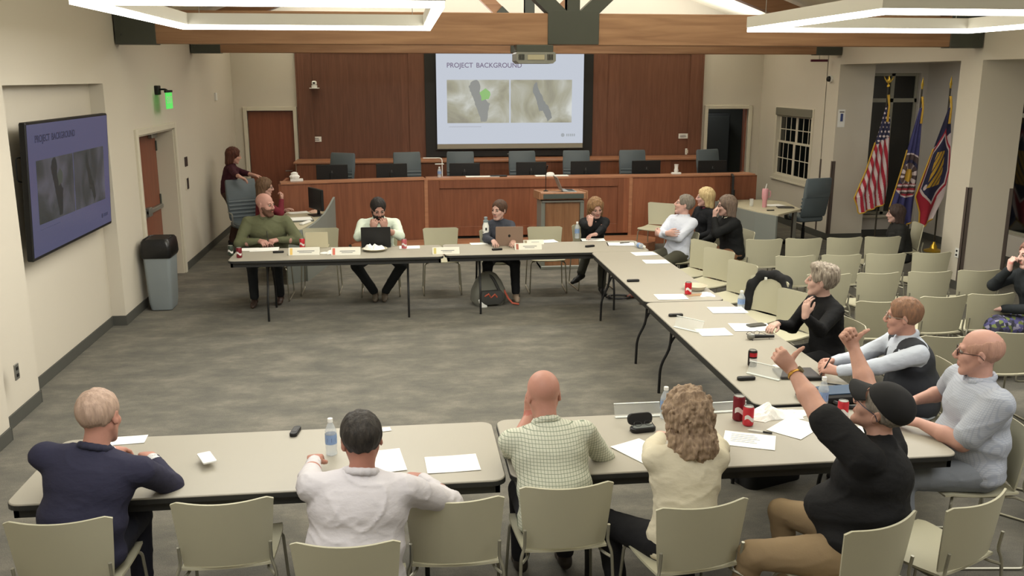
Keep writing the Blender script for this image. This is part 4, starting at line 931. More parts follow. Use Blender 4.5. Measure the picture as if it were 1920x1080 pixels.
crumple(1436, 778, 'large crumpled white napkin behind the small soda can', .25, .2, .07, 21); crumple(1472, 776, 'flat crumpled napkin nearer the raised arm', .26, .16, .03, 23)
paper(1405, 826, 'large white sheet with a pen on it, right of the curly hair', -24, .29, .22, lines=True); pen(1424, 811, 'white pen with a black cap on the large sheet', 150)
paper(1490, 803, 'white sheet partly under the raised arm', 40, .29, .22); paper(1622, 806, 'white slip between the cap and the bald man', 5, .18, .1)
# near left table
recorder(554, 812, 'black receiver on the near left table', 82); bottle(622, 852, 'water bottle left of the dark haired man\'s head', h=.21)
paper(722, 865, 'white sheet right of the dark haired man\'s head', -82, .30, .2); paper(848, 870, 'single white sheet at the right of the near left table', 3, .285, .215)
paper(240, 826, 'white sheet beyond the man in the navy suit', 4, .2, .12)
paper(720, 806, 'small white card at the back edge behind the dark head', 10, .08, .06)
t = thing('smartphone', 'phone in a pale case held by the man in the navy suit', 'phone', (-1.10, 4.74, TZ+.03), R(25)); MB().prism(rounded(-.036, .036, -.075, .075, .01), 0, .01, .002).build('body', M_white, t, True)
# dais things
DZ = 1.172
p = atY(556, 330, 14.8); t = thing('tissue_box', 'white tissue box with a loose tissue on the left end of the dais', 'box', (p.x, 14.78, DZ), R(8)); MB().box(-.1, .1, -.05, .05, 0, .04, .004).build('box', M_white, t)
g = MB().lathe([(.02, .03), (.07, .05), (.085, .08), (.05, .115), (.06, .13), (.02, .15)], (-.03, 0, 0), 9, sy=.6); g.build('tissue', M_paper, t)
bottle(824, 329, 'small water bottle on the dais ledge, third seat from the left', z=DZ+.0, h=.17).location = (atY(824, 329, 15.1).x, 15.12, DZ)
t = thing('goose_lamp', 'thin white bent-arm lamp on the dais beside the water bottle', 'lamp', (atY(829, 310, 15.45).x, 15.45, 1.022)); MB().lathe([(.06, 0), (.06, .015), (.01, .02)], n=14).build('base', M_white, t)
MB().tube(arc_pts([(0, 0, .015), (0, 0, .44), (-.32, 0, .44)], .05), .009, 6).build('arm', M_white, t, True); MB().box(-.12, .03, -.02, .02, .33, .345, .003).build('shelf', M_white, t)
p = atY(1268, 318, 15.15); t = thing('paper_cup', 'white cup standing on a tissue packet on the right wing of the dais', 'cup', (p.x, 15.15, DZ)); MB().lathe([(.03, .03), (.04, .06), (.03, .1), (.036, .16), (.04, .165)], n=14).build('cup', M_white, t, True); MB().box(-.08, .08, -.04, .04, 0, .03, .004).build('packet', M_white, t)
t = thing('keyboard', 'black keyboard on the dais left of the lectern', 'keyboard', (atY(935, 325, 15.1).x, 15.12, DZ)); MB().box(-.14, .14, -.05, .05, 0, .02, .004).build('body', M_black, t)
for px, nm in ((905, 'left of the black keyboard'), (1035, 'behind the lectern laptop')):
    p = atY(px, 328, 15.1); t = thing('paper_sheet', 'white papers on the dais ledge '+nm, 'paper', (p.x, 15.14, DZ)); MB().box(-.28, .28, -.08, .08, 0, .006).build('sheets', M_paper, t)
t = thing('tissue', 'small white tissue on the dais behind the lectern laptop', 'tissue', (atY(1032, 320, 15.1).x, 15.12, DZ+.008)); MB().lathe([(.07, 0), (.075, .02), (.05, .05), (.02, .055)], n=8, sy=.6).build('tissue', M_paper, t, True)
# lectern things
hz = 1.133
t = laptop(1040, 352, 'silver laptop open on the lectern, seen from its side', 90, (.55,.56,.55), 118); t.location = (2.42, 13.28, hz+.008); t.rotation_euler = (R(-4), 0, R(-88))
t = thing('lectern_microphone', 'thin black gooseneck microphone on the left of the lectern', 'microphone', (2.11, 13.42, hz-.02)); MB().lathe([(.04, 0), (.035, .02), (.01, .03)], n=12).build('base', M_black, t); MB().tube([(0, 0, .02), (0, 0, .25), (.01, -.03, .36)], .006, 6).build('neck', M_black, t, True); MB().tube([(.01, -.03, .35), (.015, -.05, .40)], .011, 8).build('capsule', M_black, t, True)
t = thing('paper_sheet', 'white slip under the lectern laptop', 'paper', (2.28, 13.2, hz-.002), R(4)); MB().box(-.08, .08, -.06, .06, 0, .003).xf(Matrix.Rotation(R(-4), 4, 'X')).build('sheet', M_paper, t)
# backpack under the far table
bp_ = thing('backpack', 'grey backpack with orange cords under the far table by the sandals', 'bag', (1.02, 11.1, 0), R(10))
MB().loft([[(x*k, y*k2-.02*z, z) for x, y in rounded(-.22, .22, -.13, .13, .09)] for z, k, k2 in ((0, .85, .9), (.05, 1, 1), (.18, .95, 1), (.30, .72, .8), (.38, .45, .55), (.41, .2, .3))]).build('body', mat('pack_grey', (.45,.45,.41), .8, bump=.4, bscale=20), bp_, True)
MB().loft([[(x*k, y*.4-.12-.05*(1-abs(k-1)), z) for x, y in rounded(-.15, .15, -.1, .1, .05)] for z, k in ((.03, .8), (.08, 1), (.16, 1), (.2, .8))]).build('front_pocket', mat('pack_dark', (.24,.24,.23), .8), bp_, True)
MB().tube(arc_pts([(-.05, .0, .40), (.03, -.1, .36), (.1, -.15, .2), (.16, -.13, .05)], .08), .018, 6).build('strap', MATS['pack_dark'], bp_, True)
M_or = mat('orange_cord', (.68,.33,.25), .7)
MB().tube([(-.1, -.2, .14), (-.05, -.21, .17), (-.02, -.2, .12), (.03, -.21, .16), (.06, -.2, .12)], .014, 6).build('orange_pull', M_or, bp_, True)
MB().tube([(.18, -.1, .18), (.22, -.16, .08), (.26, -.2, .03), (.34, -.22, .015)], .013, 6).build('orange_cord', M_or, bp_, True)
MB().box(-.14, -.06, -.2, -.185, .02, .15, .004).xf(Matrix.Rotation(R(-18), 4, 'Y')).build('white_label', M_white, bp_)
bg = thing('tote_bag', 'black bag on the floor under the near side table', 'bag', (2.5, 5.75, 0), R(20)); MB().loft([[(x*k, y*k, z) for x, y in rounded(-.24, .24, -.14, .14, .07)] for z, k in ((0, 1), (.2, 1.02), (.32, .85), (.36, .5))]).build('body', M_blk2, bg, True); MB().tube(arc_pts([(-.1, 0, .33), (-.08, 0, .5), (.08, 0, .5), (.1, 0, .33)], .05), .012, 6).build('handle', M_black, bg, True)
cbx = thing('cable_bundle', 'coiled black power cables under the corner of the far tables', 'cable', (2.72, 11.2, 0)); 
rnd = random.Random(4)
for q in range(3): MB().tube([(.14*math.cos(a*.5+q)*(1+.1*math.sin(a*1.3+q)), .1*math.sin(a*.5+q)-.05*q, .012+.012*q+.006*math.sin(a)) for a in range(26)], .008, 5).build('coil', M_black, cbx, True)
# clerk desk clutter
p = at(572, 400, .74)
t = thing('open_binder', 'open grey binder and papers on the left clerk desk', 'binder', (-1.56, 13.45, .7405), R(12)); MB().box(-.22, .22, -.15, .15, 0, .02, .003).build('cover', mat('binder_grey', (.36,.37,.35), .6), t); MB().box(-.2, .2, -.13, .14, .02, .03).build('pages', M_paper, t)
t = thing('desk_phone', 'white angled desk device before the left clerk monitor', 'device', (-1.42, 13.15, .7405), R(-20)); MB().box(-.03, .03, -.14, .14, 0, .03, .008).build('body', M_white, t, True)
paper(560, 399, 'white papers nearest the seated clerk on the left desk', 20, .3, .22); crumple(590, 397, 'pinkish crumpled paper behind the binder on the left desk', .25, .16, .05, 41, name='crumpled_paper', m=mat('pink_paper', (.80,.66,.58), .8))
t = thing('tumbler', 'tall pink tumbler with a straw on the right clerk desk', 'cup', (5.78, 14.0, .7405)); MB().lathe([(.032, 0), (.036, .01), (.038, .12), (.05, .15), (.052, .29), (.045, .3)], n=20).build('body', mat('pink_cup', (.80,.58,.60), .5), t, True); MB().tube([(0, 0, .29), (.02, 0, .38)], .006, 8).build('straw', M_white, t, True); MB().tube(arc_pts([(.045, 0, .27), (.09, 0, .26), (.09, 0, .17), (.045, 0, .16)], .03), .009, 6).build('handle', MATS['pink_cup'], t, True)
paper(1452, 385, 'white paper beside the dark pad on the right clerk desk', 10, .3, .22); paper(1398, 368, 'white sheet behind the tumbler on the right clerk desk', 4, .3, .2)
t = thing('notepad', 'dark pad on the right clerk desk', 'notebook', (6.1, 13.9, .745), R(-10)); MB().box(-.14, .12, -.08, .08, 0, .012, .003).build('cover', mat('dark_cover', (.25,.24,.24), .4), t)
t = thing('water_glass', 'clear drinking glass left of the pink tumbler', 'glass', (5.62, 14.15, .7405)); MB().lathe([(.03, 0), (.034, .12), (.031, .12), (.028, .006)], n=16).build('glass', M_clear, t, True)
t = thing('marker', 'short black marker in front of the pink tumbler', 'pen', (5.72, 13.6, .75)); MB().tube([(-.06, 0, 0), (.06, 0, 0)], .009, 8).build('barrel', M_black, t)
# black jacket over a side chair
jk = thing('hung_jacket', 'black jacket hung around the back of a cream side chair', 'jacket', (3.64-math.sin(R(118))*.25, 8.5+math.cos(R(118))*.25, 0), R(118))
# ================================================================ FIGURES: blended bodies meshed from distance fields
V = lambda *a: np.array(a, float)
def nrm(v): v = np.asarray(v, float); return v/(np.linalg.norm(v)+1e-9)
class Field:
    def __init__(s): s.ops = []
    def cone(s, a, b, ra, rb, k=.02, sq=None, sub=False): s.ops.append(('c', np.asarray(a, float), np.asarray(b, float), ra, rb, k, sq, sub)); return s
    def ell(s, c, ax, r, k=.02, sub=False): s.ops.append(('e', np.asarray(c, float), np.asarray(ax, float), np.asarray(r, float), 0, k, None, sub)); return s
    def plane(s, p, n, k=.01): s.ops.append(('p', np.asarray(p, float), nrm(n), 0, 0, k, None, True)); return s
    def mesh(s, h, disp=None):
        lo = np.full(3, 1e9); hi = np.full(3, -1e9); bb = []
        for o in s.ops:
            if o[0] == 'c': r = max(o[3], o[4]); l = np.minimum(o[1], o[2])-r; u = np.maximum(o[1], o[2])+r
            elif o[0] == 'e':
                e = np.sqrt(((o[2]*o[3][:, None])**2).sum(0)); l = o[1]-e; u = o[1]+e
            else: l = u = None
            bb.append((l, u))
            if l is not None and not o[7]: lo = np.minimum(lo, l); hi = np.maximum(hi, u)
        pad = .03+2*h; lo -= pad; hi += pad; n = np.ceil((hi-lo)/h).astype(int)+1
        G = np.full(n, .5, np.float32); ax = [lo[i]+h*np.arange(n[i]) for i in range(3)]
        for o, (l, u) in zip(s.ops, bb):
            k = o[5]; m = k+3*h
            if l is None: i0 = np.zeros(3, int); i1 = n
            else: i0 = np.clip(np.floor((l-m-lo)/h).astype(int), 0, n); i1 = np.clip(np.ceil((u+m-lo)/h).astype(int)+1, 0, n)
            if (i1 <= i0).any(): continue
            sl = tuple(slice(a, b) for a, b in zip(i0, i1))
            X, Y, Z = (ax[0][sl[0]][:, None, None].astype(np.float32), ax[1][sl[1]][None, :, None].astype(np.float32), ax[2][sl[2]][None, None, :].astype(np.float32))
            if o[0] == 'c':
                a, b = o[1], o[2]; ba = b-a; L2 = max(ba@ba, 1e-9)
                px, py, pz = X-a[0], Y-a[1], Z-a[2]
                t = np.clip((px*ba[0]+py*ba[1]+pz*ba[2])/L2, 0, 1)
                dx, dy, dz = px-t*ba[0], py-t*ba[1], pz-t*ba[2]
                if o[6] is not None:
                    q, f = o[6]; q = nrm(q); c = (dx*q[0]+dy*q[1]+dz*q[2])*(f-1); dx = dx+c*q[0]; dy = dy+c*q[1]; dz = dz+c*q[2]
                d = np.sqrt(dx*dx+dy*dy+dz*dz)-(o[3]+(o[4]-o[3])*t)
            elif o[0] == 'e':
                c, A, r = o[1], o[2], o[3]; px, py, pz = X-c[0], Y-c[1], Z-c[2]
                q = [(px*A[i][0]+py*A[i][1]+pz*A[i][2])/r[i] for i in range(3)]
                k0 = np.sqrt(q[0]**2+q[1]**2+q[2]**2)+1e-6; k1 = np.sqrt((q[0]/r[0])**2+(q[1]/r[1])**2+(q[2]/r[2])**2)+1e-6
                d = k0*(k0-1)/k1
            else: d = -((X-o[1][0])*o[2][0]+(Y-o[1][1])*o[2][1]+(Z-o[1][2])*o[2][2])
            g = G[sl]
            if o[7]: d = -d; hh = np.clip(.5+.5*(d-g)/k, 0, 1); G[sl] = g+(d-g)*hh+k*hh*(1-hh)
            else: hh = np.clip(.5+.5*(g-d)/k, 0, 1); G[sl] = g+(d-g)*hh-k*hh*(1-hh)
        if disp is not None:
            I = np.argwhere(np.abs(G) < .035); P = lo+I*h; G[tuple(I.T)] -= disp(P).astype(np.float32)
        # surface nets
        S = G < 0; c = S[:-1, :-1, :-1].astype(np.int8)
        tot = sum(S[i:n[0]-1+i, j:n[1]-1+j, k_:n[2]-1+k_].astype(np.int8) for i in (0, 1) for j in (0, 1) for k_ in (0, 1))
        act = np.argwhere((tot > 0) & (tot < 8)); idx = np.full(tot.shape, -1, np.int32); idx[tuple(act.T)] = np.arange(len(act))
        acc = np.zeros((len(act), 3)); cnt = np.zeros(len(act)); cor = [(i, j, k_) for i in (0, 1) for j in (0, 1) for k_ in (0, 1)]
        for a in cor:
            for d_ in range(3):
                if a[d_]: continue
                b = list(a); b[d_] = 1; va = G[tuple((act+a).T)]; vb = G[tuple((act+b).T)]; m = (va < 0) != (vb < 0)
                t = np.where(m, va/np.where(m, va-vb, 1), 0); p = np.array(a, float)+0*acc; p[:, d_] += t
                acc[m] += p[m]; cnt[m] += 1
        vs = lo+(act+acc/cnt[:, None])*h; F = []
        for d_ in range(3):
            e = [slice(None)]*3; f = [slice(None)]*3; e[d_] = slice(0, -1); f[d_] = slice(1, None)
            A = np.argwhere(S[tuple(e)] != S[tuple(f)]); u, v = (d_+1) % 3, (d_+2) % 3
            A = A[(A[:, u] > 0) & (A[:, v] > 0) & (A[:, u] < n[u]-1) & (A[:, v] < n[v]-1)]
            if not len(A): continue
            fl = S[tuple(A.T)]; q = []
            for du, dv in ((1, 1), (0, 1), (0, 0), (1, 0)):
                B = A.copy(); B[:, u] -= du; B[:, v] -= dv; q.append(idx[tuple(B.T)])
            q = np.stack(q, 1); q[~fl] = q[~fl][:, ::-1]; F.append(q)
        F = np.concatenate(F); F = F[(F >= 0).all(1)]
        return vs, F
def link_mesh(name, vs, F, mats, parent, mi=None):
    me = bpy.data.meshes.new(name); me.vertices.add(len(vs)); me.vertices.foreach_set('co', np.ascontiguousarray(vs, np.float32).ravel())
    me.loops.add(len(F)*4); me.loops.foreach_set('vertex_index', np.ascontiguousarray(F, np.int32).ravel())
    me.polygons.add(len(F)); me.polygons.foreach_set('loop_start', np.arange(0, len(F)*4, 4, dtype=np.int32)); me.polygons.foreach_set('loop_total', np.full(len(F), 4, np.int32))
    for m in (mats if isinstance(mats, (list, tuple)) else [mats]): me.materials.append(m)
    if mi is not None: me.polygons.foreach_set('material_index', mi.astype(np.int32))
    me.polygons.foreach_set('use_smooth', np.ones(len(F), bool)); me.update(calc_edges=True); me.validate()
    o = bpy.data.objects.new(name, me); COL.objects.link(o)
    if parent is not None: o.parent = parent
    return o
def wob(P, f, ph=0.0):
    x, y, z = P[:, 0]*f, P[:, 1]*f, P[:, 2]*f
    return (np.sin(x+1.7*np.sin(y*.9+ph)+ph)+np.sin(y*1.1+1.5*np.sin(z*.8+ph*2)+1)+np.sin(z*.9+1.6*np.sin(x*1.2-ph)+2))/3
def cloth_disp(amp, ph):
    def f(P):
        a = np.abs(wob(P*V(1, .8, 1.5), 16, ph)); b = np.abs(wob(P*V(.7, 1, 1.9), 30, ph+3)); m = .5+.5*wob(P, 6, ph+1)
        return amp*(1.8*np.exp(-a*7)*m+1.0*np.exp(-b*8)*(1.2-m)-.5)
    return f
def ik(S, W, l1, l2, pole):
    d = W-S; L = np.linalg.norm(d)
    if L > (l1+l2)*.995: W = S+d/L*(l1+l2)*.995; d = W-S; L = np.linalg.norm(d)
    if L < abs(l1-l2)+.04: L = abs(l1-l2)+.04; W = S+nrm(d)*L; d = W-S
    a = (l1*l1-l2*l2+L*L)/(2*L); hgt = math.sqrt(max(0, l1*l1-a*a)); u = d/L; p = np.asarray(pole, float); p = nrm(p-u*(p@u))
    return S+u*a+p*hgt, W
def rotm(yaw, pitch, roll):
    "columns right, forward, up; yaw left positive, pitch up positive, roll to the right positive (degrees)"
    y, p, r = (math.radians(v) for v in (yaw, pitch, roll))
    return np.array(Matrix.Rotation(y, 3, 'Z') @ Matrix.Rotation(p, 3, 'X') @ Matrix.Rotation(r, 3, 'Y'))
def hand(F, W, d, n, right, curl=(20, 25, 18), thumb='rest', sc=1.0, spread=.06, point=None):
    d = nrm(d); n = nrm(np.asarray(n, float)-d*(np.asarray(n, float)@d)); a = np.cross(d, n)*(1 if right else -1)
    offs = (.031, .0105, -.0105, -.030); ln = (1.0, 1.1, 1.02, .82)
    for i in range(4):
        k0 = W+(d*(.088-.006*abs(i-1))+a*offs[i])*sc
        F.cone(W+a*offs[i]*.5*sc, k0, .0165*sc, .0125*sc, .014)
        cur = k0; dr = nrm(d+a*spread*(1.5-i)); ang = 0
        cc = curl if not (point is not None and i in point) else point[i]
        for L_, c_, r0, r1 in ((.043, cc[0], .0098, .009), (.027, cc[1], .009, .0082), (.021, cc[2], .0082, .0068)):
            ang += math.radians(c_); v = dr*math.cos(ang)+n*math.sin(ang); nx = cur+v*L_*ln[i]*sc
            F.cone(cur, nx, r0*sc, r1*sc, .004); cur = nx
    F.cone(W-d*.01, W+d*.045*sc, .026*sc, .03*sc, .02, sq=(n, 1.6))
    b = W+(d*.02+a*.022+n*.008)*sc
    dirs = {'rest': (.55*a+.75*d+.35*n, .2*a+.95*d+.3*n, .05*a+d+.3*n), 'up': (a+.25*d, a+.05*d, a-.1*d), 'fist': (.5*a+.6*d+.7*n, -.1*a+.5*d+.9*n, -.7*a+.3*d+.6*n), 'out': (.8*a+.6*d, .7*a+.7*d, .6*a+.8*d)}[thumb]
    cur = b
    for v, L_, r0, r1 in zip(dirs, (.045, .034, .028) if thumb != 'up' else (.040, .028, .022), (.0155, .0115, .0105), (.0125, .0105, .0085)):
        nx = cur+nrm(v)*L_*sc; F.cone(cur, nx, r0*sc, r1*sc, .006); cur = nx
SKINS = {}
def skin_mat(col):
    return mat('skin_%s' % str(col), col, .55, spec=.35, var=.05, vscale=30)
def hair_mat(c1, c2, fine=170):
    key = 'hair_%s_%s' % (str(c1), str(c2))
    if key in MATS: return MATS[key]
    m = mat(key, c1, .65, var=.5, var2=c2, vscale=fine/10, stretch=(4, 4, .8), bump=.5, bscale=30, spec=.3)
    return m
def person(label, hp, rz, lean=8, side=0, twist=0, head=(0, 0, 0), sc=1.0, gir=1.0, belly=0, sw=.185, female=False, hz=.535, stand=False, at_y=None,
           wl=None, wr=None, pl=None, pr=None, hl=None, hr=None, al=None, ar=None, legs=None, skin=(.78,.58,.50), hair=None, haircol=((.3,.22,.16), (.2,.15,.11)), beard=None,
           top=None, topcol=(.5,.5,.5), sleeve='long', vneck=False, bottom=(.14,.14,.15), shoes=(.2,.17,.15), glasses=False, res=.008, extra=None, wr_amp=.004, neckfwd=.03, slf=.93, collar=True, nolegs=False, tuck=True, skirt=None, topname='shirt', top_m=None, bot_m=None, vest=None, headup=0.0, boxy=False, arm=1.0):
    rzr = math.radians(rz)
    # --- skeleton in local coordinates (x right, y forward, z up)
    def Rx(deg): a = math.radians(deg); return np.array([[1, 0, 0], [0, math.cos(a), math.sin(a)], [0, -math.sin(a), math.cos(a)]])   # tilts up vector forward
    if stand: hz = .92
    hz *= sc if not stand else sc
    hc = V(0, 0, hz)
    sd = math.radians(side); Sy = np.array([[math.cos(sd), 0, math.sin(sd)], [0, 1, 0], [-math.sin(sd), 0, math.cos(sd)]])
    R1 = Sy@Rx(lean*.75); R2 = Sy@Rx(lean*1.15)@np.array(Matrix.Rotation(math.radians(twist), 3, 'Z'))
    r1, f1, u1 = R1[:, 0], R1[:, 1], R1[:, 2]; r2, f2, u2 = R2[:, 0], R2[:, 1], R2[:, 2]
    waist = hc+u1*.17*sc; chest = waist+u2*.16*sc; nb = chest+u2*.165*sc-f2*.012
    shc = chest+u2*.098*sc-f2*.005; shl = shc-r2*sw*sc; shr = shc+r2*sw*sc
    ny = nrm(u2*.55+V(0, 0, .45)+f2*neckfwd*4); hd = nb+ny*.15*sc+V(0, 0, headup)
    HR = np.array(Matrix.Rotation(math.radians(head[0]), 3, 'Z'))@rotm(0, head[1], head[2])
    hs = 1.12*sc
    H = lambda x, y, z: hd+HR@(V(x, y, z)*hs)
    # --- place the figure so that its head is where the photo shows it
    if at_y is None: w = at(hp[0], hp[1], hd[2])
    else: w = atY(hp[0], hp[1], at_y); hz_shift = w.z-hd[2]
    cs, sn = math.cos(rzr), math.sin(rzr)
    rot = lambda p: V(p[0]*cs-p[1]*sn, p[0]*sn+p[1]*cs, p[2])
    hw = rot(hd); base = V(w.x-hw[0], w.y-hw[1], 0)
    inv = lambda p: V((p[0]-base[0])*cs+(p[1]-base[1])*sn, -(p[0]-base[0])*sn+(p[1]-base[1])*cs, p[2])
    root = thing('person', label, 'person', tuple(base), rzr)
    sm = skin_mat(skin)
    # --- arms
    A = {}
    for sdn, S, wt, pole, hnd in (('l', shl, wl, pl, hl), ('r', shr, wr, pr, hr)):
        s = -1 if sdn == 'l' else 1
        if wt is None: W = V(s*.14, .30, .60*sc)+V(0, 0, hz-.5)
        elif len(wt) == 4: W = V(*wt[:3])                 # local target, marked by a fourth entry
        else: W = inv(wt)
        pole = V(s*.6, -.35, -.8) if pole is None else V(*pole)
        E, W = ik(S, W, .285*sc*arm, .255*sc*arm, pole); A[sdn] = (S, E, W, hnd)
    # --- body (skin): head, neck, trunk, arms and hands in one surface
    B = Field(); I3 = lambda c, r, k=.02, sub=False: B.ell(H(*c), HR.T, V(*r)*hs, k, sub)
    B.ell(waist, R1.T, (.12*gir, .09*gir, .16), .05).ell(chest, R2.T, (.145*gir, .095*gir, .16), .05).ell(hc, R1.T, (.14*gir, .10, .10), .05)
    B.cone(shl, shr, .045, .045, .04)
    B.cone(nb-u2*.03, hd+HR@V(0, -.018, -.05)*hs, .058*sc*(.88 if female else 1.05), .05*sc*(.85 if female else 1.05), .03)
    for s in (-1, 1): B.cone(nb-u2*.02, shc+r2*s*sw*.75*sc, .045, .042, .04)
    I3((0, -.014, .036), (.0755, .094, .084), .03); I3((0, .028, -.038), (.057, .060, .074), .03)
    B.cone(H(-.046, .0, -.035), H(-.024, .058, -.094), .021*hs, .017*hs, .02).cone(H(.046, .0, -.035), H(.024, .058, -.094), .021*hs, .017*hs, .02).cone(H(-.014, .068, -.100), H(.014, .068, -.100), .016*hs, .016*hs, .018)
    B.cone(H(-.034, .073, .024), H(.034, .073, .024), .013*hs, .013*hs, .014)
    for s in (-1, 1):
        I3((s*.031, .099, .006), (.0145, .0165, .0105), .012, True)
        B.cone(H(s*.042, .056, -.022), H(s*.03, .068, -.03), .021*hs, .018*hs, .02)
        B.cone(H(s*.012, .100, -.031), H(s*.010, .093, -.028), .0085*hs, .008*hs, .006)
        B.ell(H(s*.077, -.008, -.002), (HR@rotm(s*-22, 0, 0)).T, V(.0085, .018, .032)*hs, .008)
        B.ell(H(s*.087, -.004, .002), (HR@rotm(s*-22, 0, 0)).T, V(.006, .010, .018)*hs, .006, True)
    B.cone(H(0, .086, .018), H(0, .107, -.022), .0085*hs, .0118*hs, .012)
    B.cone(H(-.019, .082, -.054), H(.019, .082, -.054), .0085*hs, .0085*hs, .008).cone(H(-.015, .082, -.064), H(.015, .082, -.064), .0095*hs, .0095*hs, .008)
    B.cone(H(-.02, .0955, -.059), H(.02, .0955, -.059), .0028, .0028, .003, sub=True)
    for sdn in 'lr':
        S, E, W, hnd = A[sdn]
        ag = sc*gir**.55; B.cone(S, E, .050*ag, .040*ag, .03).cone(E, E*.6+W*.4, .041*ag, .038*ag, .015).cone(E*.6+W*.4, W, .038*ag, .027*sc, .015)
        if hnd is None:
            dd = nrm(W-E); hnd = dict(d=dd, n=V(0, 0, -1))
        hk = dict(hnd); dv, nv = np.asarray(hk.pop('d'), float), np.asarray(hk.pop('n'), float)
        if hk.pop('world', False): dv = V(dv[0]*cs+dv[1]*sn, -dv[0]*sn+dv[1]*cs, dv[2]); nv = V(nv[0]*cs+nv[1]*sn, -nv[0]*sn+nv[1]*cs, nv[2])
        hand(B, W+nrm(dv)*.012, dv, nv, sdn == 'r', sc=.98*sc*(.92 if female else 1.03), **hk)
    vs, F = B.mesh(min(res, .0075))
    cen = vs[F].mean(1); loc = ((cen-hd)/hs)@HR
    lip = (np.abs(loc[:, 0]) < .023) & (loc[:, 2] > -.072) & (loc[:, 2] < -.049) & (loc[:, 1] > .082)
    if beard is None or True:
        link_mesh('body', vs, F, [sm, mat('lips_%s' % str(skin), (skin[0]*.95, skin[1]*.80, skin[2]*.80), .5)], root, lip.astype(int))
    for s in (-1, 1):
        ec = H(s*.031, .0785, .006); mb = MB(); r = .0118*hs; q = HR@V(0, 1, 0)
        n1, n2_ = 8, 10; rings = []
        for a in range(n1+1):
            th = PI*a/n1+1e-3 if a < n1 else PI-1e-3
            rings.append([tuple(ec+HR@(V(math.sin(th)*math.cos(2*PI*b2/n2_), math.cos(th), math.sin(th)*math.sin(2*PI*b2/n2_))*r)) for b2 in range(n2_)])
        for a in range(n1):
            mb.m = 1 if a < 2 else 0
            mb.loft([rings[a], rings[a+1]], False, False)
        mb.build('eye', [mat('eye_white', (.64,.60,.56), .4), mat('eye_iris', (.16,.12,.10), .2)], root, True)
        if hair != 'none': 
            MB().tube([tuple(H(s*.014, .088, .022)), tuple(H(s*.032, .086, .029)), tuple(H(s*.049, .072, .024))], [.003, .0042, .002], 6).build('eyebrow', hair_mat(*haircol), root, True)
    # --- hair
    hm = hair_mat(*haircol); Hf = Field(); he = lambda c, r, k=.015, sub=False: Hf.ell(H(*c), HR.T, V(*r)*hs, k, sub)
    def pln(p, n_, k=.01): Hf.plane(H(*p), HR@nrm(V(*n_)), k)
    amp, fq = .0038, 55
    if hair in ('short', 'fringe', 'crop', 'quiff'):
        t = {'short': .0095, 'fringe': .0035, 'crop': .0055, 'quiff': .012}[hair]
        he((0, -.014, .036), (.0755+t, .094+t, .084+t), .02)
        if hair == 'quiff':
            he((0, .03, .105), (.06, .065, .035), .03); he((.01, -.05, .085), (.065, .06, .045), .03); amp = .007
        pln((0, .0, -.034), (0, .5, -.86)); he((0, .108, .0), (.066, .058, .082), .012, True)
        for s in (-1, 1): he((s*.085, .012, -.03), (.03, .04, .045), .01, True)
        if hair == 'fringe': he((0, .03, .12), (.085, .13, .085), .015, True)
    elif hair in ('bob', 'long', 'curly', 'wavy', 'pulled'):
        t = {'bob': .017, 'long': .016, 'curly': .03, 'wavy': .020, 'pulled': .009}[hair]
        he((0, -.016, .036), (.0755+t, .094+t, .084+t), .02)
        if hair != 'pulled':
            L_ = {'bob': -.10, 'long': -.17, 'curly': -.125, 'wavy': -.14}[hair]; rr_ = {'bob': .030, 'long': .028, 'curly': .045, 'wavy': .034}[hair]
            for s in (-1, 1):
                Hf.cone(H(s*.068, -.012, .04), H(s*(.072 if hair != 'curly' else .078), -.02, L_), rr_*hs, rr_*.85*hs, .03)
                Hf.cone(H(s*.045, -.06, .02), H(s*.05, -.068, L_-.015), .045*hs, (.036 if hair != 'curly' else .05)*hs, .03)
            Hf.cone(H(0, -.075, .03), H(0, -.078, L_-.02), .048*hs, (.038 if hair != 'curly' else .055)*hs, .03)
        else:
            pln((0, .0, -.03), (0, .5, -.86)); Hf.cone(H(0, -.10, -.0), H(0, -.115, -.04), .03*hs, .02*hs, .015)
        he((0, .112, -.02), (.060, .075, .10 if hair != 'pulled' else .094), .015, True)
        if hair != 'curly': Hf.cone(H(0, .1, -.05), H(0, .05, -.13), .055, .06, .02, sub=True)
        amp = {'curly': .012, 'wavy': .007, 'bob': .004, 'long': .004, 'pulled': .002}[hair]; fq = {'curly': 75, 'wavy': 55}.get(hair, 60)
    if Hf.ops:
        if hair == 'curly': dp = lambda P: amp*(wob(P*V(1, 1, .8), fq, 1)+.7*wob(P, fq*2.1, 4))
        else: dp = lambda P: amp*wob(P*V(2.2, 2.2, .7), fq, 2)
        v2, F2 = Hf.mesh(min(res, .006), dp); link_mesh('hair', v2, F2, hm, root)
    if beard:
        Bf = Field(); bm_ = hair_mat(*beard); be = lambda c, r, k=.012, sub=False: Bf.ell(H(*c), HR.T, V(*r)*hs, k, sub)
        be((0, .030, -.045), (.063, .066, .078)); Bf.cone(H(-.018, .072, -.102), H(.018, .072, -.102), .022*hs, .022*hs, .02); Bf.cone(H(-.055, .01, -.03), H(-.03, .055, -.09), .017*hs, .019*hs, .015); Bf.cone(H(.055, .01, -.03), H(.03, .055, -.09), .017*hs, .019*hs, .015)
        Bf.cone(H(-.024, .088, -.047), H(.024, .088, -.047), .009, .009, .008)
        Bf.plane(H(0, .1, -.036), HR@nrm(V(0, .42, .9)), .01); be((0, .105, -.059), (.02, .02, .009), .006, True); Bf.cone(H(0, .12, -.0), H(0, .105, -.026), .022, .018, .008, sub=True)
        v2, F2 = Bf.mesh(min(res, .006), lambda P: .002*wob(P*V(2, 2, 1), 70, 2)); link_mesh('beard', v2, F2, bm_, root)
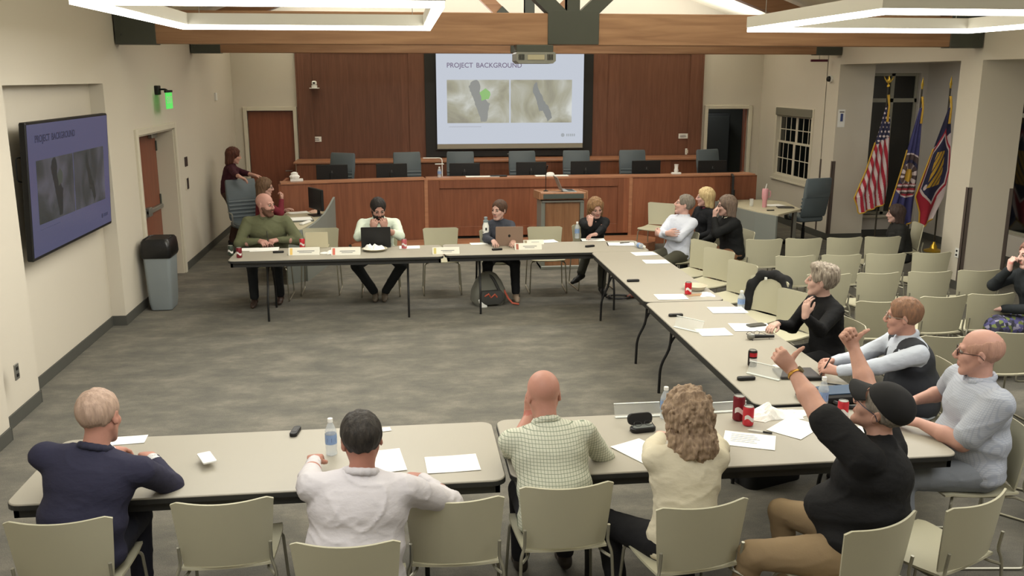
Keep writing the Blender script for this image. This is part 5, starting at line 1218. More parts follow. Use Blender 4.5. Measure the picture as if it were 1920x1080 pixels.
    if glasses:
        gm = MB()
        for s in (-1, 1):
            gm.tube([tuple(H(s*.032+.0245*math.cos(q*PI/8), .1+.002*math.cos(q*PI/8)*s-.004, .003+.019*math.sin(q*PI/8))) for q in range(16)], .0021, 5, closed=True)
            gm.tube([tuple(H(s*.057, .095, .008)), tuple(H(s*.076, .06, .009)), tuple(H(s*.083, .0, .008)), tuple(H(s*.082, -.02, -.012))], .0024, 5)
        gm.tube([tuple(H(-.008, .1, .006)), tuple(H(0, .103, .008)), tuple(H(.008, .1, .006))], .002, 5)
        gm.build('glasses', mat('spectacle_frame', (.20,.12,.11), .4) if glasses is True else glasses, root, True)
    # --- upper garment
    tm = top_m or mat('cloth_%s' % str(topcol), topcol, .85, spec=.2, bump=.5, bscale=14, stretch=(1, 1, 1.8))
    Tf = Field(); g = .014
    Tf.ell(hc+u1*.03+f1*.015, R1.T, (.165*gir+g, .11*gir+g, .125), .05).ell(waist, R1.T, ((.160 if boxy else .142)*gir+g, (.115 if boxy else .105)*gir+g, .15), .06)
    Tf.ell(chest, R2.T, (.162*gir+g, .108*gir+g, .165), .05).ell(shc-u2*.02, R2.T, (sw*.93*sc+g, .085*sc+g, .085), .05)
    if belly: Tf.ell(waist+f1*belly-u1*.03, R1.T, (.14*gir, .12*gir, .13), .06)
    if female:
        for s in (-1, 1): Tf.ell(chest+f2*.075*gir+r2*s*.07+u2*.0, R2.T, (.06, .055, .062), .04)
    for s, S in ((-1, shl), (1, shr)): Tf.cone(nb-u2*.03, S*.85+shc*.15+u2*.005, .050, .055*sc, .05)
    Tf.cone(nb-u2*.08, nb-u2*.005, .085, .066 if not female else .058, .03)
    for sdn in 'lr':
        S, E, W, _ = A[sdn]; e_ = nrm(W-E); b_ = nrm(E-S)
        if sleeve == 'none': continue
        if sleeve == 'short':
            Tf.cone(S, S+(E-S)*.80, .068*sc*gir**.5, .066*sc*gir**.5, .03)
            Tf.plane(S+(E-S)*.82, b_) if False else None
        else:
            fr = slf if sleeve == 'long' else .42
            Tf.cone(S, E, .061*sc*gir**.4, .052*sc*gir**.3, .03); Tf.cone(E, E+(W-E)*fr, .054*sc*gir**.3, (.038 if sleeve == 'long' else .048)*sc, .02)
    if not stand and not skirt: Tf.ell(hc-V(0, -.02, .03), np.eye(3), (.165*gir+g, .115*gir+g, .07), .04)
    if vneck:
        for q in np.linspace(0, 1, 4): Tf.cone(nb+f2*(.13), nb+f2*.15-u2*.17*q, .05*(1-q)+.012, .05*(1-q)+.012, .01, sub=True)
    v2, F2 = Tf.mesh(max(res, .0085), cloth_disp(wr_amp, hp[0]*.37)); to = link_mesh(topname, v2, F2, tm, root)
    if collar:
        cf = Field(); cr0 = .066*sc*gir**.3; cc = nb+u2*.012+ny*.018
        pts = [cc+(r2*math.sin(a)*cr0+f2*(-math.cos(a))*cr0*1.0)-u2*.012*(1-math.cos(a)) for a in np.linspace(-2.75, 2.75, 13)]
        for p, q in zip(pts, pts[1:]): cf.cone(p, q, .0095, .0095, .006); cf.cone(p-u2*.012, q-u2*.012, .013, .013, .01)
        v2, F2 = cf.mesh(.006); link_mesh('collar', v2, F2, (collar if not isinstance(collar, bool) else tm), root)
    if vest:
        vf = Field(); g2 = .026
        vf.ell(hc+u1*.02+f1*.015, R1.T, (.168*gir+g2, .12*gir+g2, .15), .05).ell(waist, R1.T, ((.160 if boxy else .142)*gir+g2, (.115 if boxy else .105)*gir+g2, .15), .06).ell(chest, R2.T, (.158*gir+g2, .108*gir+g2, .16), .05).cone(shl*.72+shc*.28+u2*.012, shr*.72+shc*.28+u2*.012, .078, .078, .03)
        if belly: vf.ell(waist+f1*belly-u1*.03, R1.T, (.14*gir+.014, .12*gir+.014, .145), .06)
        for q in np.linspace(0, 1, 5): vf.cone(nb+f2*.14, nb+f2*.15-u2*.2*q, .058*(1-q)+.012, .058*(1-q)+.012, .01, sub=True)
        vf.cone(nb-u2*.06, nb+u2*.1, .072, .08, .01, sub=True)
        for s_, S in ((-1, shl), (1, shr)): vf.cone(S+r2*s_*.055+u2*.04, S+r2*s_*.055-u2*.08, .058, .05, .01, sub=True)
        v2, F2 = vf.mesh(.009, cloth_disp(.002, 3)); link_mesh('vest', v2, F2, vest, root)
    # --- legs and lower garment
    if not nolegs:
        Lf = Field(); bmx = bot_m or mat('cloth_%s' % str(bottom), bottom, .85, spec=.2, bump=.1, bscale=200); g3 = .014
        Lf.ell(hc-V(0, -.02, .01), np.eye(3), (.165*gir+.004, .11*gir, .10), .04)
        ll = legs or {}
        K = {}
        for sdn, s in (('l', -1), ('r', 1)):
            hj = hc+V(s*.09*gir, .02, -.01)
            q = ll.get(sdn); ank = V(s*.13, .42, .085) if (q is None and not stand) else (V(s*.1, .03, .09) if q is None else (inv(q) if len(q) == 3 else V(*q[:3])))
            kp = ll.get('k'+sdn, (0, .3, 1) if not stand else (0, 1, .0)); K_, ank = ik(hj, ank, .43*sc, .42*sc, V(*kp)); K[sdn] = (hj, K_, ank)
            th, kn, an = .088*gir**.6, .062, .046
            Lf.cone(hj, K_, th+g3*.4, kn+g3*.5, .03).cone(K_, K_+(ank-K_)*.93, kn+g3*.4, an+g3*.6, .02)
        if skirt:
            for s_ in 'lr': hj, K_, an_ = K[s_]; Lf.cone(hj, K_, .12, .10, .06); Lf.cone(K_, K_+(an_-K_)*.75, .10, .12, .06)
            kl, kr = K['l'][1], K['r'][1]; Lf.cone(kl, kr, .085, .085, .05)
        v2, F2 = Lf.mesh(max(res, .009), cloth_disp(.0035, hp[1]*.21)); link_mesh('skirt' if skirt else 'trousers', v2, F2, bmx, root)
        ft = ll.get('dir', (0, 1, -.05))
        for sdn in 'lr':
            hj, K_, ank = K[sdn]; d_ = nrm(V(*ll.get('dir'+sdn, ft))); sf = Field(); fl = V(0, 0, -1); upv = nrm(np.cross(np.cross(d_, V(0, 0, 1)), d_)); 
            low = -.045
            sf.cone(ank+upv*low*.8-d_*.03, ank+upv*low+d_*.10, .037, .036, .02, sq=(upv, 1.0)).cone(ank+upv*low+d_*.09, ank+upv*(low-.008)+d_*.17, .038, .028, .02, sq=(upv, 1.2)).cone(ank, ank+upv*low*.5, .040, .040, .02)
            sf.plane(ank+upv*(low-.036), -upv, .004)
            v2, F2 = sf.mesh(max(.008, res)); so = link_mesh('shoe', v2, F2, mat('shoe_%s' % str(shoes), shoes, .5), root)
    if extra: extra(dict(root=root, H=H, A=A, hs=hs, HR=HR, chest=chest, f2=f2, u2=u2, r2=r2, nb=nb, inv=inv, hc=hc, shc=shc, hd=hd))
    return root
def watch(col_name, sidechar):
    def f(c):
        S, E, W, _ = c['A'][sidechar]; d = nrm(W-E); a = nrm(np.cross(d, V(0, 0, 1))); b_ = np.cross(d, a); p = W-d*.03; r = .032
        m = mat(*col_name) if isinstance(col_name, tuple) else col_name
        o = MB().tube([tuple(p+(a*math.cos(k*PI/8)+b_*math.sin(k*PI/8))*r) for k in range(16)], .008, 6, closed=True, flat=.5).build('wristwatch', m, c['root'], True)
        q = p+nrm(c.get('face', a))*r
    return f

def seat_for(root, label, drz=0, back=.10, group=None, dx=0):
    r = root.rotation_euler.z; x = root.location.x-math.sin(r)*back+dx; y = root.location.y+math.cos(r)*back
    return chair(x, y, r+R(drz), label, group)
# ================================================================ PEOPLE
def w3(p): return (p.x, p.y, p.z)
P_ = lambda px, py, z: w3(at(px, py, z))
G_shirt = lambda n, c, lc, s, w: n
def grid_cloth(name, base, line, sx, lw, axes='xz'):
    "woven check: thin lines across the cloth"
    if name in MATS: return MATS[name]
    m = mat(name, base, .85, spec=.2); nt, b, N, L = nodes_of(m)
    tc = N('ShaderNodeTexCoord'); sp = N('ShaderNodeSeparateXYZ'); L(tc.outputs['Object'], sp.inputs[0]); outs = []
    for ax in axes:
        src = sp.outputs['xyz'.index(ax)]
        mu = N('ShaderNodeMath'); mu.operation = 'DIVIDE'; mu.inputs[1].default_value = sx; L(src, mu.inputs[0])
        fr = N('ShaderNodeMath'); fr.operation = 'FRACT'; L(mu.outputs[0], fr.inputs[0])
        lt = N('ShaderNodeMath'); lt.operation = 'LESS_THAN'; lt.inputs[1].default_value = lw; L(fr.outputs[0], lt.inputs[0]); outs.append(lt.outputs[0])
    mx = N('ShaderNodeMath'); mx.operation = 'MAXIMUM'; L(outs[0], mx.inputs[0]); L(outs[1], mx.inputs[1])
    mi = N('ShaderNodeMix'); mi.data_type = 'RGBA'; mi.inputs[6].default_value = (*s2l(base), 1); mi.inputs[7].default_value = (*s2l(line), 1); L(mx.outputs[0], mi.inputs[0]); L(mi.outputs[2], b.inputs['Base Color'])
    return m
who = {}
down = dict(n=(0, 0, -1))
PINK = (.77,.62,.56); TAN = (.76,.57,.47)
GREY = ((.62,.59,.54), (.42,.39,.36)); BROWN = ((.34,.24,.18), (.22,.16,.13)); DARK = ((.17,.15,.14), (.10,.09,.09))
def pen_in(sidechar):
    def f(c):
        S, E, W, _ = c['A'][sidechar]; d = nrm(W-E); p = W+d*.09+V(0, 0, .01)
        MB().tube([tuple(p-V(0, 0, .03)+d*.02), tuple(p+V(0, -.04, .10))], .005, 6).build('pen', M_black, c['root'], True)
    return f
def cuffs(c):
    for sd in 'lr':
        S, E, W, _ = c['A'][sd]; d = nrm(W-E); F = Field(); F.cone(E+(W-E)*.86, E+(W-E)*.985, .041, .037, .01); v2, F2 = F.mesh(.006); link_mesh('shirt_cuff', v2, F2, mat('cuff_white', (.80,.80,.80), .8), c['root'])
# 1 bearded man in the green sweater
who['olive'] = person('bald man with a brown beard in an olive green sweater at the far table', (497, 384), 180, lean=14, head=(62, -4, 0), gir=1.5, sw=.22, sc=1.06, belly=.03, boxy=True,
       wr=P_(487, 452, .80), wl=P_(520, 450, .80), pr=(1, 0, -.4), pl=(-1, 0, -.4), hr=dict(d=(-.6, .8, 0), n=(-.2, -.2, -.9), curl=(55, 60, 40)), hl=dict(d=(.6, .8, 0), n=(.2, -.2, -.9), curl=(60, 60, 40)),
       legs=dict(l=(-.14, .28, .09, 0), r=(.16, .42, .09, 0)), skin=(0.707,0.531,0.483), hair='crop' if False else None, haircol=((.55,.36,.29), (.4,.25,.2)), beard=((.42,.30,.24), (.32,.22,.18)), topcol=(.375,.385,.29), bottom=(.16,.17,.18), shoes=(.25,.19,.16), res=.009, extra=pen_in('r'))
# 2 man hiding his face
who['hiding'] = person('dark haired man in a pale shirt holding both hands before his face', (709, 392), 180, lean=27, head=(12, -22, 0), gir=1.2, sw=.205, sc=1.04,
       wr=w3(atY(699, 433, 11.2)), wl=w3(atY(722, 431, 11.2)), pr=(.8, .6, -.8), pl=(-.8, .6, -.8), hr=dict(d=(-.25, .0, 1), n=(-.2, -.9, 0), curl=(40, 50, 30)), hl=dict(d=(.25, .0, 1), n=(.2, -.9, 0), curl=(40, 50, 30)),
       legs=dict(l=(-.05, .36, .09, 0), r=(.07, .36, .09, 0), kl=(-.7, .3, 1), kr=(.7, .3, 1)), skin=(0.669,0.509,0.453), hair='short', haircol=DARK, beard=DARK, topcol=(.80,.84,.78), sleeve='elbow', bottom=(.15,.16,.17), shoes=(.40,.36,.31), res=.009)
# 3 woman in navy
who['navy'] = person('woman in a navy v-neck top with pulled back brown hair behind the tan laptop', (936, 394), 180, lean=10, head=(-42, -2, 0), female=True, sw=.165, sc=.96, gir=.97,
       wr=P_(925, 452, .80), wl=P_(962, 452, .80), hr=dict(d=(-.1, 1, -.1), n=(0, 0, -1)), hl=dict(d=(.1, 1, -.1), n=(0, 0, -1)),
       legs=dict(l=(-.18, .40, .09, 0), r=(.19, .34, .09, 0)), skin=(0.752,0.608,0.560), hair='pulled', haircol=BROWN, topcol=(.235,.245,.28), vneck=True, collar=False, bottom=(.14,.145,.155), shoes=(.60,.52,.44), res=.009)
# 4 woman in black by the lectern
who['lectern'] = person('woman in black with wavy light brown hair, hand over her mouth', (1117, 390), 184, lean=16, head=(4, -20, 5), female=True, sw=.165, sc=.95,
       wr=w3(atY(1126, 426, 10.60)), wl=P_(1112, 446, .79), pr=(.5, .7, -.9), pl=(-1, -.2, -.5), hr=dict(d=(-.1, -.1, 1), n=(-.3, -.9, 0), curl=(35, 45, 30)), hl=dict(d=(.9, .3, -.1), n=(0, 0, -1), curl=(25, 30, 20)),
       legs=dict(l=(-.02, .45, .09, 0), r=(.30, .56, .30, 0), kr=(-.3, .2, 1), dirr=(.75, .5, -.2)), skin=(0.749,0.589,0.541), hair='wavy', haircol=((.58,.45,.31), (.42,.31,.22)), topcol=(.095,.10,.11), vneck=True, collar=False, bottom=(.27,.27,.24), shoes=(.09,.09,.09), res=.009)
# 5 man with crossed arms
who['crossed'] = person('grey haired man in a pale shirt with crossed arms, leaning back', (1283, 384), 118, lean=-10, head=(-42, 14, 0), gir=1.12, sw=.19,
       wl=(.06, .26, .80, 0), wr=(-.08, .28, .84, 0), pl=(-1, .1, -.7), pr=(1, .1, -.7), hl=dict(d=(.9, -.15, .15), n=(0, -1, 0), curl=(30, 30, 20)), hr=dict(d=(-.9, -.1, .1), n=(0, -1, 0), curl=(30, 30, 20)),
       skin=(0.769,0.609,0.561), hair='short', haircol=((.52,.49,.45), (.38,.35,.32)), topcol=(.78,.80,.85), bottom=(.29,.285,.24), shoes=(.42,.22,.16), res=.0085, legs=dict(l=(-.2, .62, .09, 0), r=(.12, .55, .09, 0)))
# 6 blonde woman
who['blonde'] = person('blonde woman in a black jacket over a dark red top', (1322, 370), 108, lean=2, head=(-30, 0, 0), female=True, sw=.17, sc=.98, skin=(0.770,0.610,0.570), hair='bob', haircol=((.82,.74,.56), (.64,.54,.38)), topcol=(.10,.105,.12), vneck=True,
       collar=mat('dark_red_top', (.38,.12,.18), .8), bottom=(.12,.12,.13), res=.009)
# 7 woman resting her chin
who['chin'] = person('woman in a black cardigan resting her chin on her hand, grey brown hair', (1362, 386), 98, lean=12, head=(-18, -2, 0), female=True, sw=.18, sc=.99, gir=1.25,
       wl=(-.02, .30, 1.02, 0), wr=(.10, .42, .66, 0), pl=(-.5, .5, -.8), hl=dict(d=(.1, .0, 1), n=(0, -1, .1), curl=(45, 55, 40)), hr=dict(d=(-.6, .7, -.1), n=(0, 0, -1), curl=(40, 40, 30)),
       skin=(0.752,0.608,0.560), hair='bob', haircol=((.47,.40,.35), (.33,.28,.25)), glasses=True, topcol=(.09,.095,.10), collar=mat('cream_collar', (.80,.78,.70), .8), bottom=(.46,.33,.24), res=.0085, shoes=(.1,.1,.1), slf=.88)
# 8 woman on the far side of the rows
who['far'] = person('woman with a brown bob in a dark jacket and white scarf beyond the audience chairs', (1679, 401), 76, lean=14, head=(-10, -2, 0), female=True, sw=.185, sc=.93, hz=.40, gir=1.2,
       skin=(0.753,0.609,0.569), hair='bob', haircol=((.26,.20,.18), (.18,.14,.13)), topcol=(.15,.15,.145), collar=mat('white_scarf', (.85,.85,.80), .8), bottom=(.14,.14,.14), res=.009, nolegs=True)
# 9 short haired woman
who['silver'] = person('woman with short silver hair in a black blazer, hand on her cheek', (1541, 527), 96, lean=10, head=(-36, 5, -3), female=True, sw=.175, sc=1.0, gir=1.08,
       wl=w3(atY(1510, 594, 6.40)), wr=(.14, .40, .79, 0), pl=(-.5, .7, -.7), hl=dict(d=(.2, -.1, 1), n=(.3, -1, .1), curl=(22, 28, 20)), hr=dict(d=(-.5, .8, 0), n=(0, 0, -1)),
       skin=(0.771,0.627,0.571), hair='quiff', haircol=((.66,.62,.56), (.38,.33,.29)), topcol=(.085,.085,.09), vneck=True, collar=False, bottom=(.12,.12,.13), res=.007)
# 10 man in the vest
who['vest'] = person('man with reddish grey hair in a dark vest over a pale shirt, holding a pen', (1694, 594), 80, lean=13, head=(-18, -2, 0), gir=1.22, sw=.205, belly=.03, boxy=True,
       wl=P_(1548, 700, .79), wr=P_(1560, 678, .79), pl=(-.7, -.2, -.6), pr=(.7, -.2, -.6), hl=dict(d=(.4, .9, .1), n=(.6, -.1, -.6), curl=(60, 60, 40)), hr=dict(d=(-.4, .9, .1), n=(-.6, -.1, -.6), curl=(60, 60, 40)),
       skin=(0.764,0.580,0.516), hair='short', haircol=((.58,.43,.33), (.45,.35,.29)), topcol=(.76,.79,.84), vest=mat('vest_cloth', (.185,.195,.22), .8), glasses=mat('thin_frame', (.55,.5,.45), .4), bottom=(.18,.18,.19), shoes=(.1,.1,.1), res=.007, extra=pen_in('l'))
# 11 bald man
M_bluecheck = grid_cloth('blue_check', (.70,.72,.76), (.64,.665,.72), .012, .3)
who['bald'] = person('bald man with glasses in a pale blue checked short sleeved shirt', (1836, 662), 84, lean=3, head=(-26, 0, 0), gir=1.42, sw=.215, belly=.06, sc=1.05, boxy=True,
       wl=P_(1722, 792, .80), wr=P_(1712, 752, .80), pl=(-.8, -.4, -.5), pr=(.8, -.4, -.5), hl=dict(d=(.5, .85, 0), n=(.2, 0, -1), curl=(45, 50, 30)), hr=dict(d=(-.5, .85, 0), n=(-.2, 0, -1), curl=(45, 50, 30)),
       skin=(0.766,0.590,0.534), hair='fringe', haircol=((.73,.57,.50), (.66,.51,.45)), sleeve='short', top_m=M_bluecheck, glasses=True, bottom=(.52,.54,.57), shoes=(.3,.3,.3), res=.007)
# 12 man in the cap
def capex(c):
    H, root, HR, hs = c['H'], c['root'], c['HR'], c['hs']
    cf = Field(); cf.ell(H(0, -.018, .045), HR.T, V(.086, .106, .088)*hs, .01); cf.plane(H(0, 0, .034), HR@nrm(V(0, .28, -.96)), .008)
    v2, F2 = cf.mesh(.006, lambda P: .0012*wob(P, 40, 1)); cap = link_mesh('cap', v2, F2, mat('cap_cloth', (.105,.105,.11), .85), root)
    g = MB(); rg = []
    for k in range(13):
        a = -1.25+2.5*k/12; rg.append((a, math.cos(a)))
    top, bot = [], []
    vs = []
    for (u, dz) in ((0, 0), (1, 0), (1, -.006), (0, -.006)):
        vs.append([tuple(H(math.sin(a)*(.080+.004*u), .052+.035*math.cos(a)+u*.075*math.cos(a)**.7, .056-.012*u-.012*abs(math.sin(a))*u-.02*(1-math.cos(a))+dz)) for a, _ in rg])
    g.loft([list(q) for q in zip(*vs)]); g.build('cap_brim', mat('cap_cloth', (.105,.105,.11), .85), cap, True)
    S, E, W, _ = c['A']['l']; d = nrm(W-E); a = nrm(np.cross(d, V(0, 1, 0))); b_ = np.cross(d, a); p = W-d*.035; r = .034
    wt = MB().tube([tuple(p+(a*math.cos(k*PI/10)+b_*math.sin(k*PI/10))*r) for k in range(20)], .012, 6, closed=True, flat=.4).build('wristwatch', mat('gold_band', (.80,.62,.30), .3, .8), root, True)
    fc = c['inv']((0, 0, 0))*0
    q = nrm(V(-.2, -1, .1)-d*(V(-.2, -1, .1)@d)); cc = p+q*(r+.004); e1 = nrm(np.cross(q, d)); e2 = np.cross(q, e1)
    MB().loft([[tuple(cc+q*z+(e1*math.cos(k*PI/8)+e2*math.sin(k*PI/8))*.019) for k in range(16)] for z in (-.003, .006)]).build('watch_case', mat('watch_face', (.45,.42,.32), .3, .5), wt, True)
lh = atY(1472, 676, 4.25); rh = atY(1594, 632, 4.5)
who['cap'] = person('man in a black cap and black t-shirt raising both arms', (1652, 768), 46, lean=0, side=13, head=(0, 25, -6), gir=1.58, sw=.22, belly=.11, sc=1.04, boxy=True, arm=1.06,
       wl=w3(lh), wr=w3(rh), pl=(-.5, .6, -.5), pr=(.8, .3, -.3), hl=dict(d=(-.7, 0, .75), n=(0, 1, .1), curl=(85, 90, 60), thumb='up', world=True), hr=dict(d=(-.5, .1, .85), n=(0, -1, .1), curl=(80, 88, 55), thumb='up', world=True),
       legs=dict(l=(-.30, .52, .10, 0), r=(.16, .40, .09, 0), kl=(-.5, .4, 1), dir=(0, 1, -.05)), skin=(0.765,0.589,0.517), hair='crop', haircol=GREY, topcol=(.10,.10,.105), sleeve='short', collar=False, bottom=(.56,.48,.37), shoes=(.45,.44,.42), glasses=mat('thin_dark_frame', (.15,.2,.28), .4), res=.007, extra=capex)
# 13 curly haired woman
who['curly'] = person('woman with long curly light brown hair in a cream top, seen from behind', (1287, 782), 4, lean=14, side=5, head=(12, -14, 0), female=True, sw=.175, sc=.97, gir=1.05,
       wl=P_(1243, 800, .80), wr=P_(1330, 800, .80), pl=(-1, -.1, -.4), pr=(1, -.1, -.5), skin=PINK, hair='curly', haircol=((.66,.57,.47), (.47,.39,.32)), topcol=(.80,.77,.68), collar=False, bottom=(.12,.12,.13), shoes=(.5,.5,.48), res=.008, wr_amp=.005, legs=dict(l=(-.25, .22, .09, 0), r=(.12, .2, .09, 0)))
# 14 man in the checked shirt
M_greencheck = grid_cloth('green_check', (.78,.785,.72), (.50,.54,.47), .0165, .14)
who['checked'] = person('bald man in a green checked shirt at the near table, seen from behind', (1019, 742), 2, lean=24, side=-4, head=(6, -24, 0), gir=1.18, sw=.20, boxy=True,
       wl=P_(992, 778, .90), wr=P_(1085, 800, .84), pl=(-.45, -.3, -1), pr=(.6, -.4, -.8), hl=dict(d=(.2, .5, .8), n=(.3, -.8, 0), curl=(40, 50, 30)), hr=dict(d=(-.7, .7, 0), n=(0, 0, -1), curl=(30, 30, 20)),
       skin=(0.703,0.511,0.447), hair=None, haircol=BROWN, top_m=M_greencheck, sleeve='elbow', bottom=(.16,.16,.18), res=.008, wr_amp=.0035, slf=.5)
# 15 man in the white shirt
who['whiteshirt'] = person('dark haired man in a white shirt with his right elbow out, seen from behind', (678, 826), 2, lean=12, side=6, head=(8, -16, -3), gir=1.34, sw=.215, boxy=True, arm=1.08,
       wr=P_(790, 897, .80), wl=P_(590, 850, .80), pr=(1.3, -.9, -.6), pl=(-.5, -.6, -.8), hr=dict(d=(-.8, .6, -.1), n=(0, 0, -1), curl=(50, 60, 40)), skin=(0.661,0.461,0.397), hair='short', haircol=((.22,.20,.18), (.13,.12,.11)), topcol=(.76,.745,.755), bottom=(.30,.34,.42), res=.0075, wr_amp=.0065)
# 16 man in the navy suit
who['suit'] = person('man in a navy suit with cropped fair grey hair, seen from behind', (186, 782), -4, lean=14, side=11, head=(-8, -12, -4), gir=1.22, sw=.225, sc=1.03, boxy=True,
       wr=P_(286, 862, .80), wl=P_(215, 846, .80), pr=(1, -.8, -.6), pl=(-.25, -.5, -1), hr=dict(d=(-.6, .8, 0), n=(-.2, 0, -1), curl=(50, 50, 30)), skin=(0.703,0.511,0.447), hair='crop', haircol=((.70,.60,.53), (.60,.51,.45)), topcol=(.18,.18,.25), collar=mat('suit_collar', (.15,.155,.23), .8), bottom=(.15,.155,.2), shoes=(.1,.1,.1), res=.008, topname='jacket', wr_amp=.003, extra=cuffs)
# 17 person in the floral skirt at the right edge
M_floral = mat('floral_cloth', (.30,.31,.36), .85); nt, b, N, L = nodes_of(M_floral)
tc = N('ShaderNodeTexCoord'); vo = N('ShaderNodeTexVoronoi'); vo.inputs['Scale'].default_value = 30; vo.inputs['Randomness'].default_value = 1; L(tc.outputs['Object'], vo.inputs['Vector'])
cr = N('ShaderNodeValToRGB'); cr.color_ramp.interpolation = 'CONSTANT'; el = cr.color_ramp.elements; el[0].color = (*s2l((.20,.20,.25)), 1); el[1].position = .8; el[1].color = (*s2l((.58,.57,.66)), 1)
for p_, c_ in ((.25, (.34,.33,.52)), (.45, (.44,.49,.28)), (.62, (.27,.27,.35))): q = el.new(p_); q.color = (*s2l(c_), 1)
sx_ = N('ShaderNodeSeparateColor'); L(vo.outputs['Color'], sx_.inputs[0]); L(sx_.outputs[0], cr.inputs[0]); L(cr.outputs[0], b.inputs['Base Color'])
who['edge'] = person('person in a floral skirt and dark cardigan, cut by the right edge', (1934, 478), 84, lean=12, head=(0, -4, 0), female=True, sw=.175, sc=1.0, gir=1.1,
       wl=(-.12, .42, .68, 0), wr=(.04, .30, 1.02, 0), pr=(.6, .5, -.8), hr=dict(d=(-.1, 0, 1), n=(0, -1, 0), curl=(50, 60, 40)), hl=dict(d=(.3, .9, -.1), n=(0, 0, -1), curl=(55, 55, 30)), skin=(0.772,0.628,0.580), hair='bob', haircol=((.55,.40,.35), (.4,.3,.26)), topcol=(.14,.155,.165), collar=mat('teal_collar', (.28,.36,.37), .8), skirt=True, bot_m=M_floral, bottom=(.3,.3,.3), res=.0085, extra=pen_in('l'))
# 18 standing woman
who['standing'] = person('standing woman in a maroon shirt with brown hair leaning on the office chair', (438, 292), -78, lean=14, head=(2, -10, 0), female=True, sw=.17, sc=.98, stand=True, at_y=None,
       wl=P_(490, 333, 1.17), wr=P_(462, 343, 1.17), pl=(-.6, -.2, -.8), pr=(.6, -.3, -.8), skin=(0.765,0.589,0.525), hair='bob', haircol=((.36,.20,.14), (.25,.13,.10)), topcol=(.255,.125,.165), sleeve='elbow', collar=False, bottom=(.33,.25,.22), shoes=(.15,.12,.12), res=.009,
       hr=dict(d=(0, .9, -.4), n=(0, -.3, -1), curl=(25, 35, 25)), hl=dict(d=(0, .9, -.2), n=(0, 0, -1), curl=(15, 20, 15)))
# 19 seated clerk
who['clerk'] = person('woman in a red top with glasses seated at the left clerk desk', (497, 351), -84, lean=6, head=(-2, -6, 0), female=True, sw=.165, sc=1.0,
       wl=(-.1, .34, .80, 0), wr=(.02, .30, .98, 0), pr=(.7, .2, -.8), hr=dict(d=(-.1, .2, 1), n=(0, -1, 0), curl=(60, 60, 40)), skin=(0.769,0.609,0.553), hair='bob', haircol=((.46,.36,.27), (.33,.25,.19)), glasses=True, topcol=(.42,.15,.19), collar=False, bottom=(.15,.14,.15), res=.009)

GN, GS, GF = 'chairs along the near tables', 'chairs along the side tables', 'chairs on the far side'
for k, lb, drz, bk, g in (('suit', 'cream chair cut by the lower left corner, under the navy suit', 4, .04, GN), ('whiteshirt', 'cream chair under the man in the white shirt', -6, .05, GN), ('checked', 'cream chair under the man in the checked shirt', 0, .02, GN),
        ('curly', 'cream chair under the curly haired woman', 4, .03, GN), ('cap', 'turned cream chair under the man in the black cap', -24, -.10, GN),
        ('bald', 'cream chair under the bald man in the pale blue shirt', 0, .03, GS), ('vest', 'cream chair under the man in the dark vest', 0, .03, GS), ('silver', 'cream chair under the silver haired woman', 0, .04, GS), ('crossed', 'cream chair under the man with crossed arms', -10, .05, GS),
        ('chin', 'cream chair under the woman resting her chin', 0, .04, GS), ('blonde', 'cream chair under the blonde woman', 0, .04, GS), ('edge', 'cream chair under the person in the floral skirt', 0, .04, 'audience chairs in rows'), ('far', 'cream chair under the woman with the white scarf', 0, .04, 'audience chairs in rows'),
        ('olive', 'cream chair under the bearded man in green', 0, .04, GF), ('hiding', 'cream chair under the man hiding his face', 0, .04, GF), ('navy', 'cream chair under the woman in navy', 0, .04, GF), ('lectern', 'cream chair under the woman covering her mouth', 0, .04, GF)):
    seat_for(who[k], lb, drz, bk, g, -.22 if k == 'cap' else 0)
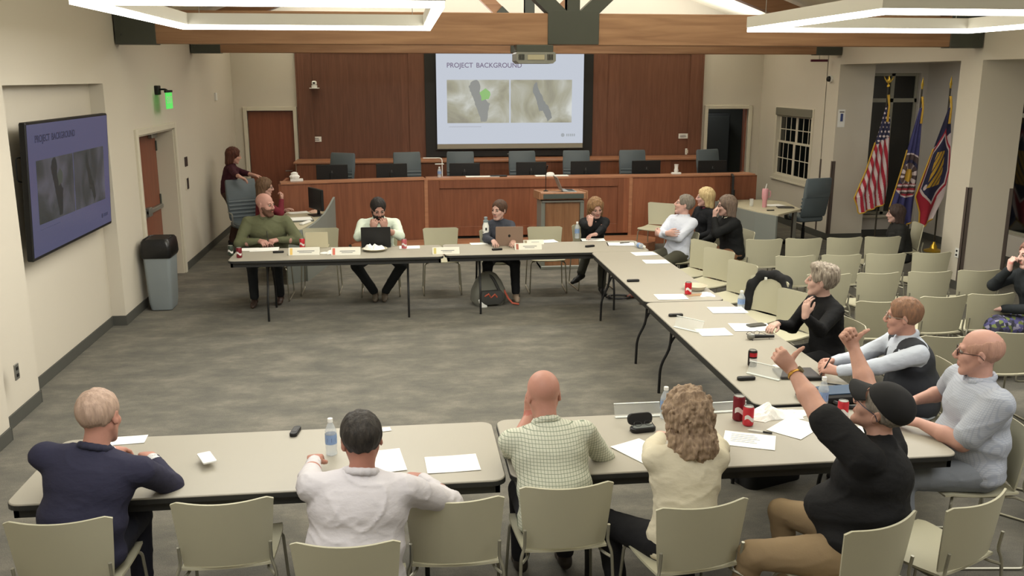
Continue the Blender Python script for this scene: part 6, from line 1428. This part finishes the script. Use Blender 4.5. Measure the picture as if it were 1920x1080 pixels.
# black jacket around a chair back (arch over the top, hanging sides, open middle)
def hung():
    F = Field(); b = lambda u, z, d=0: V(u, -.225-.055*(z-.475)/.345+.055*(u/.24)**2-d, z)
    pts = [b(-.235, .36, .01), b(-.24, .55), b(-.225, .72), b(-.15, .82, .01), b(0, .845, .015), b(.15, .82, .01), b(.225, .72), b(.24, .55), b(.235, .36, .01)]
    for p, q in zip(pts, pts[1:]): F.cone(p, q, .054, .052, .03, sq=(V(0, 1, 0), 1.3))
    for u in (-.15, -.05, .05, .15): F.cone(b(u, .80, .05), b(u*1.1, .40, .05), .05, .06, .05, sq=(V(0, 1, 0), 1.8))
    F.cone(b(-.2, .37, .0), b(.2, .37, .0), .05, .05, .03)
    F.cone(b(-.24, .62, .03), b(-.26, .33, .02), .05, .042, .03); F.cone(b(.24, .62, .03), b(.26, .33, .02), .05, .042, .03)
    v2, F2 = F.mesh(.008, cloth_disp(.0035, 2)); o = link_mesh('body', v2, F2, M_blk2, jk)
    MB().box(.05, .075, -.235, -.222, .80, .825).build('collar_tag', M_white, jk)
hung()
# ================================================================ LIGHT
def lamp(name, x, y, z, sx, sy, power, col=(1,.985,.945)):
    l = bpy.data.lights.new(name, 'AREA'); l.shape = 'RECTANGLE'; l.size = sx; l.size_y = sy; l.energy = power; l.color = col
    o = bpy.data.objects.new(name, l); o.location = (x, y, z); COL.objects.link(o); return o
# light of the two rings, then of like rings assumed unseen by the camera
lamp('ceiling_light', -.85, 7.4, 3.22, 2.2, 2.8, 130); lamp('ceiling_light', 4.4, 7.45, 3.22, 2.2, 2.4, 110)
lamp('ceiling_light', -.85, 2.6, 3.22, 2.2, 2.6, 92); lamp('ceiling_light', 4.4, 2.6, 3.22, 2.2, 2.6, 92)
lamp('ceiling_light', 2.0, 12.6, 3.5, 6, .3, 110)  # long strip beyond the near truss, without a fixture
up = lamp('uplight', 2.0, 8.5, 3.78, 5.6, 8, 400); up.rotation_euler = (PI, 0, 0)
up = lamp('uplight', 2.0, 14.4, 3.78, 5.6, 4, 90); up.rotation_euler = (PI, 0, 0)
up = lamp('uplight', 2.0, 17.2, 3.5, 9, .25, 170); up.rotation_euler = (PI, 0, 0)
lamp('storeroom_fill', 6.6, 19.4, 2.65, .5, .5, 7)  # unseen lamp added to lift the dark room behind the doorway
lamp('alcove_fill', 8.3, 13.4, 3.05, .6, 1.6, 42)  # added area light, no fixture, brightens the flags and alcove
wd = bpy.data.worlds.new('world'); SC.world = wd; wd.use_nodes = True
wd.node_tree.nodes['Background'].inputs[0].default_value = (.02, .025, .03, 1); wd.node_tree.nodes['Background'].inputs[1].default_value = .5
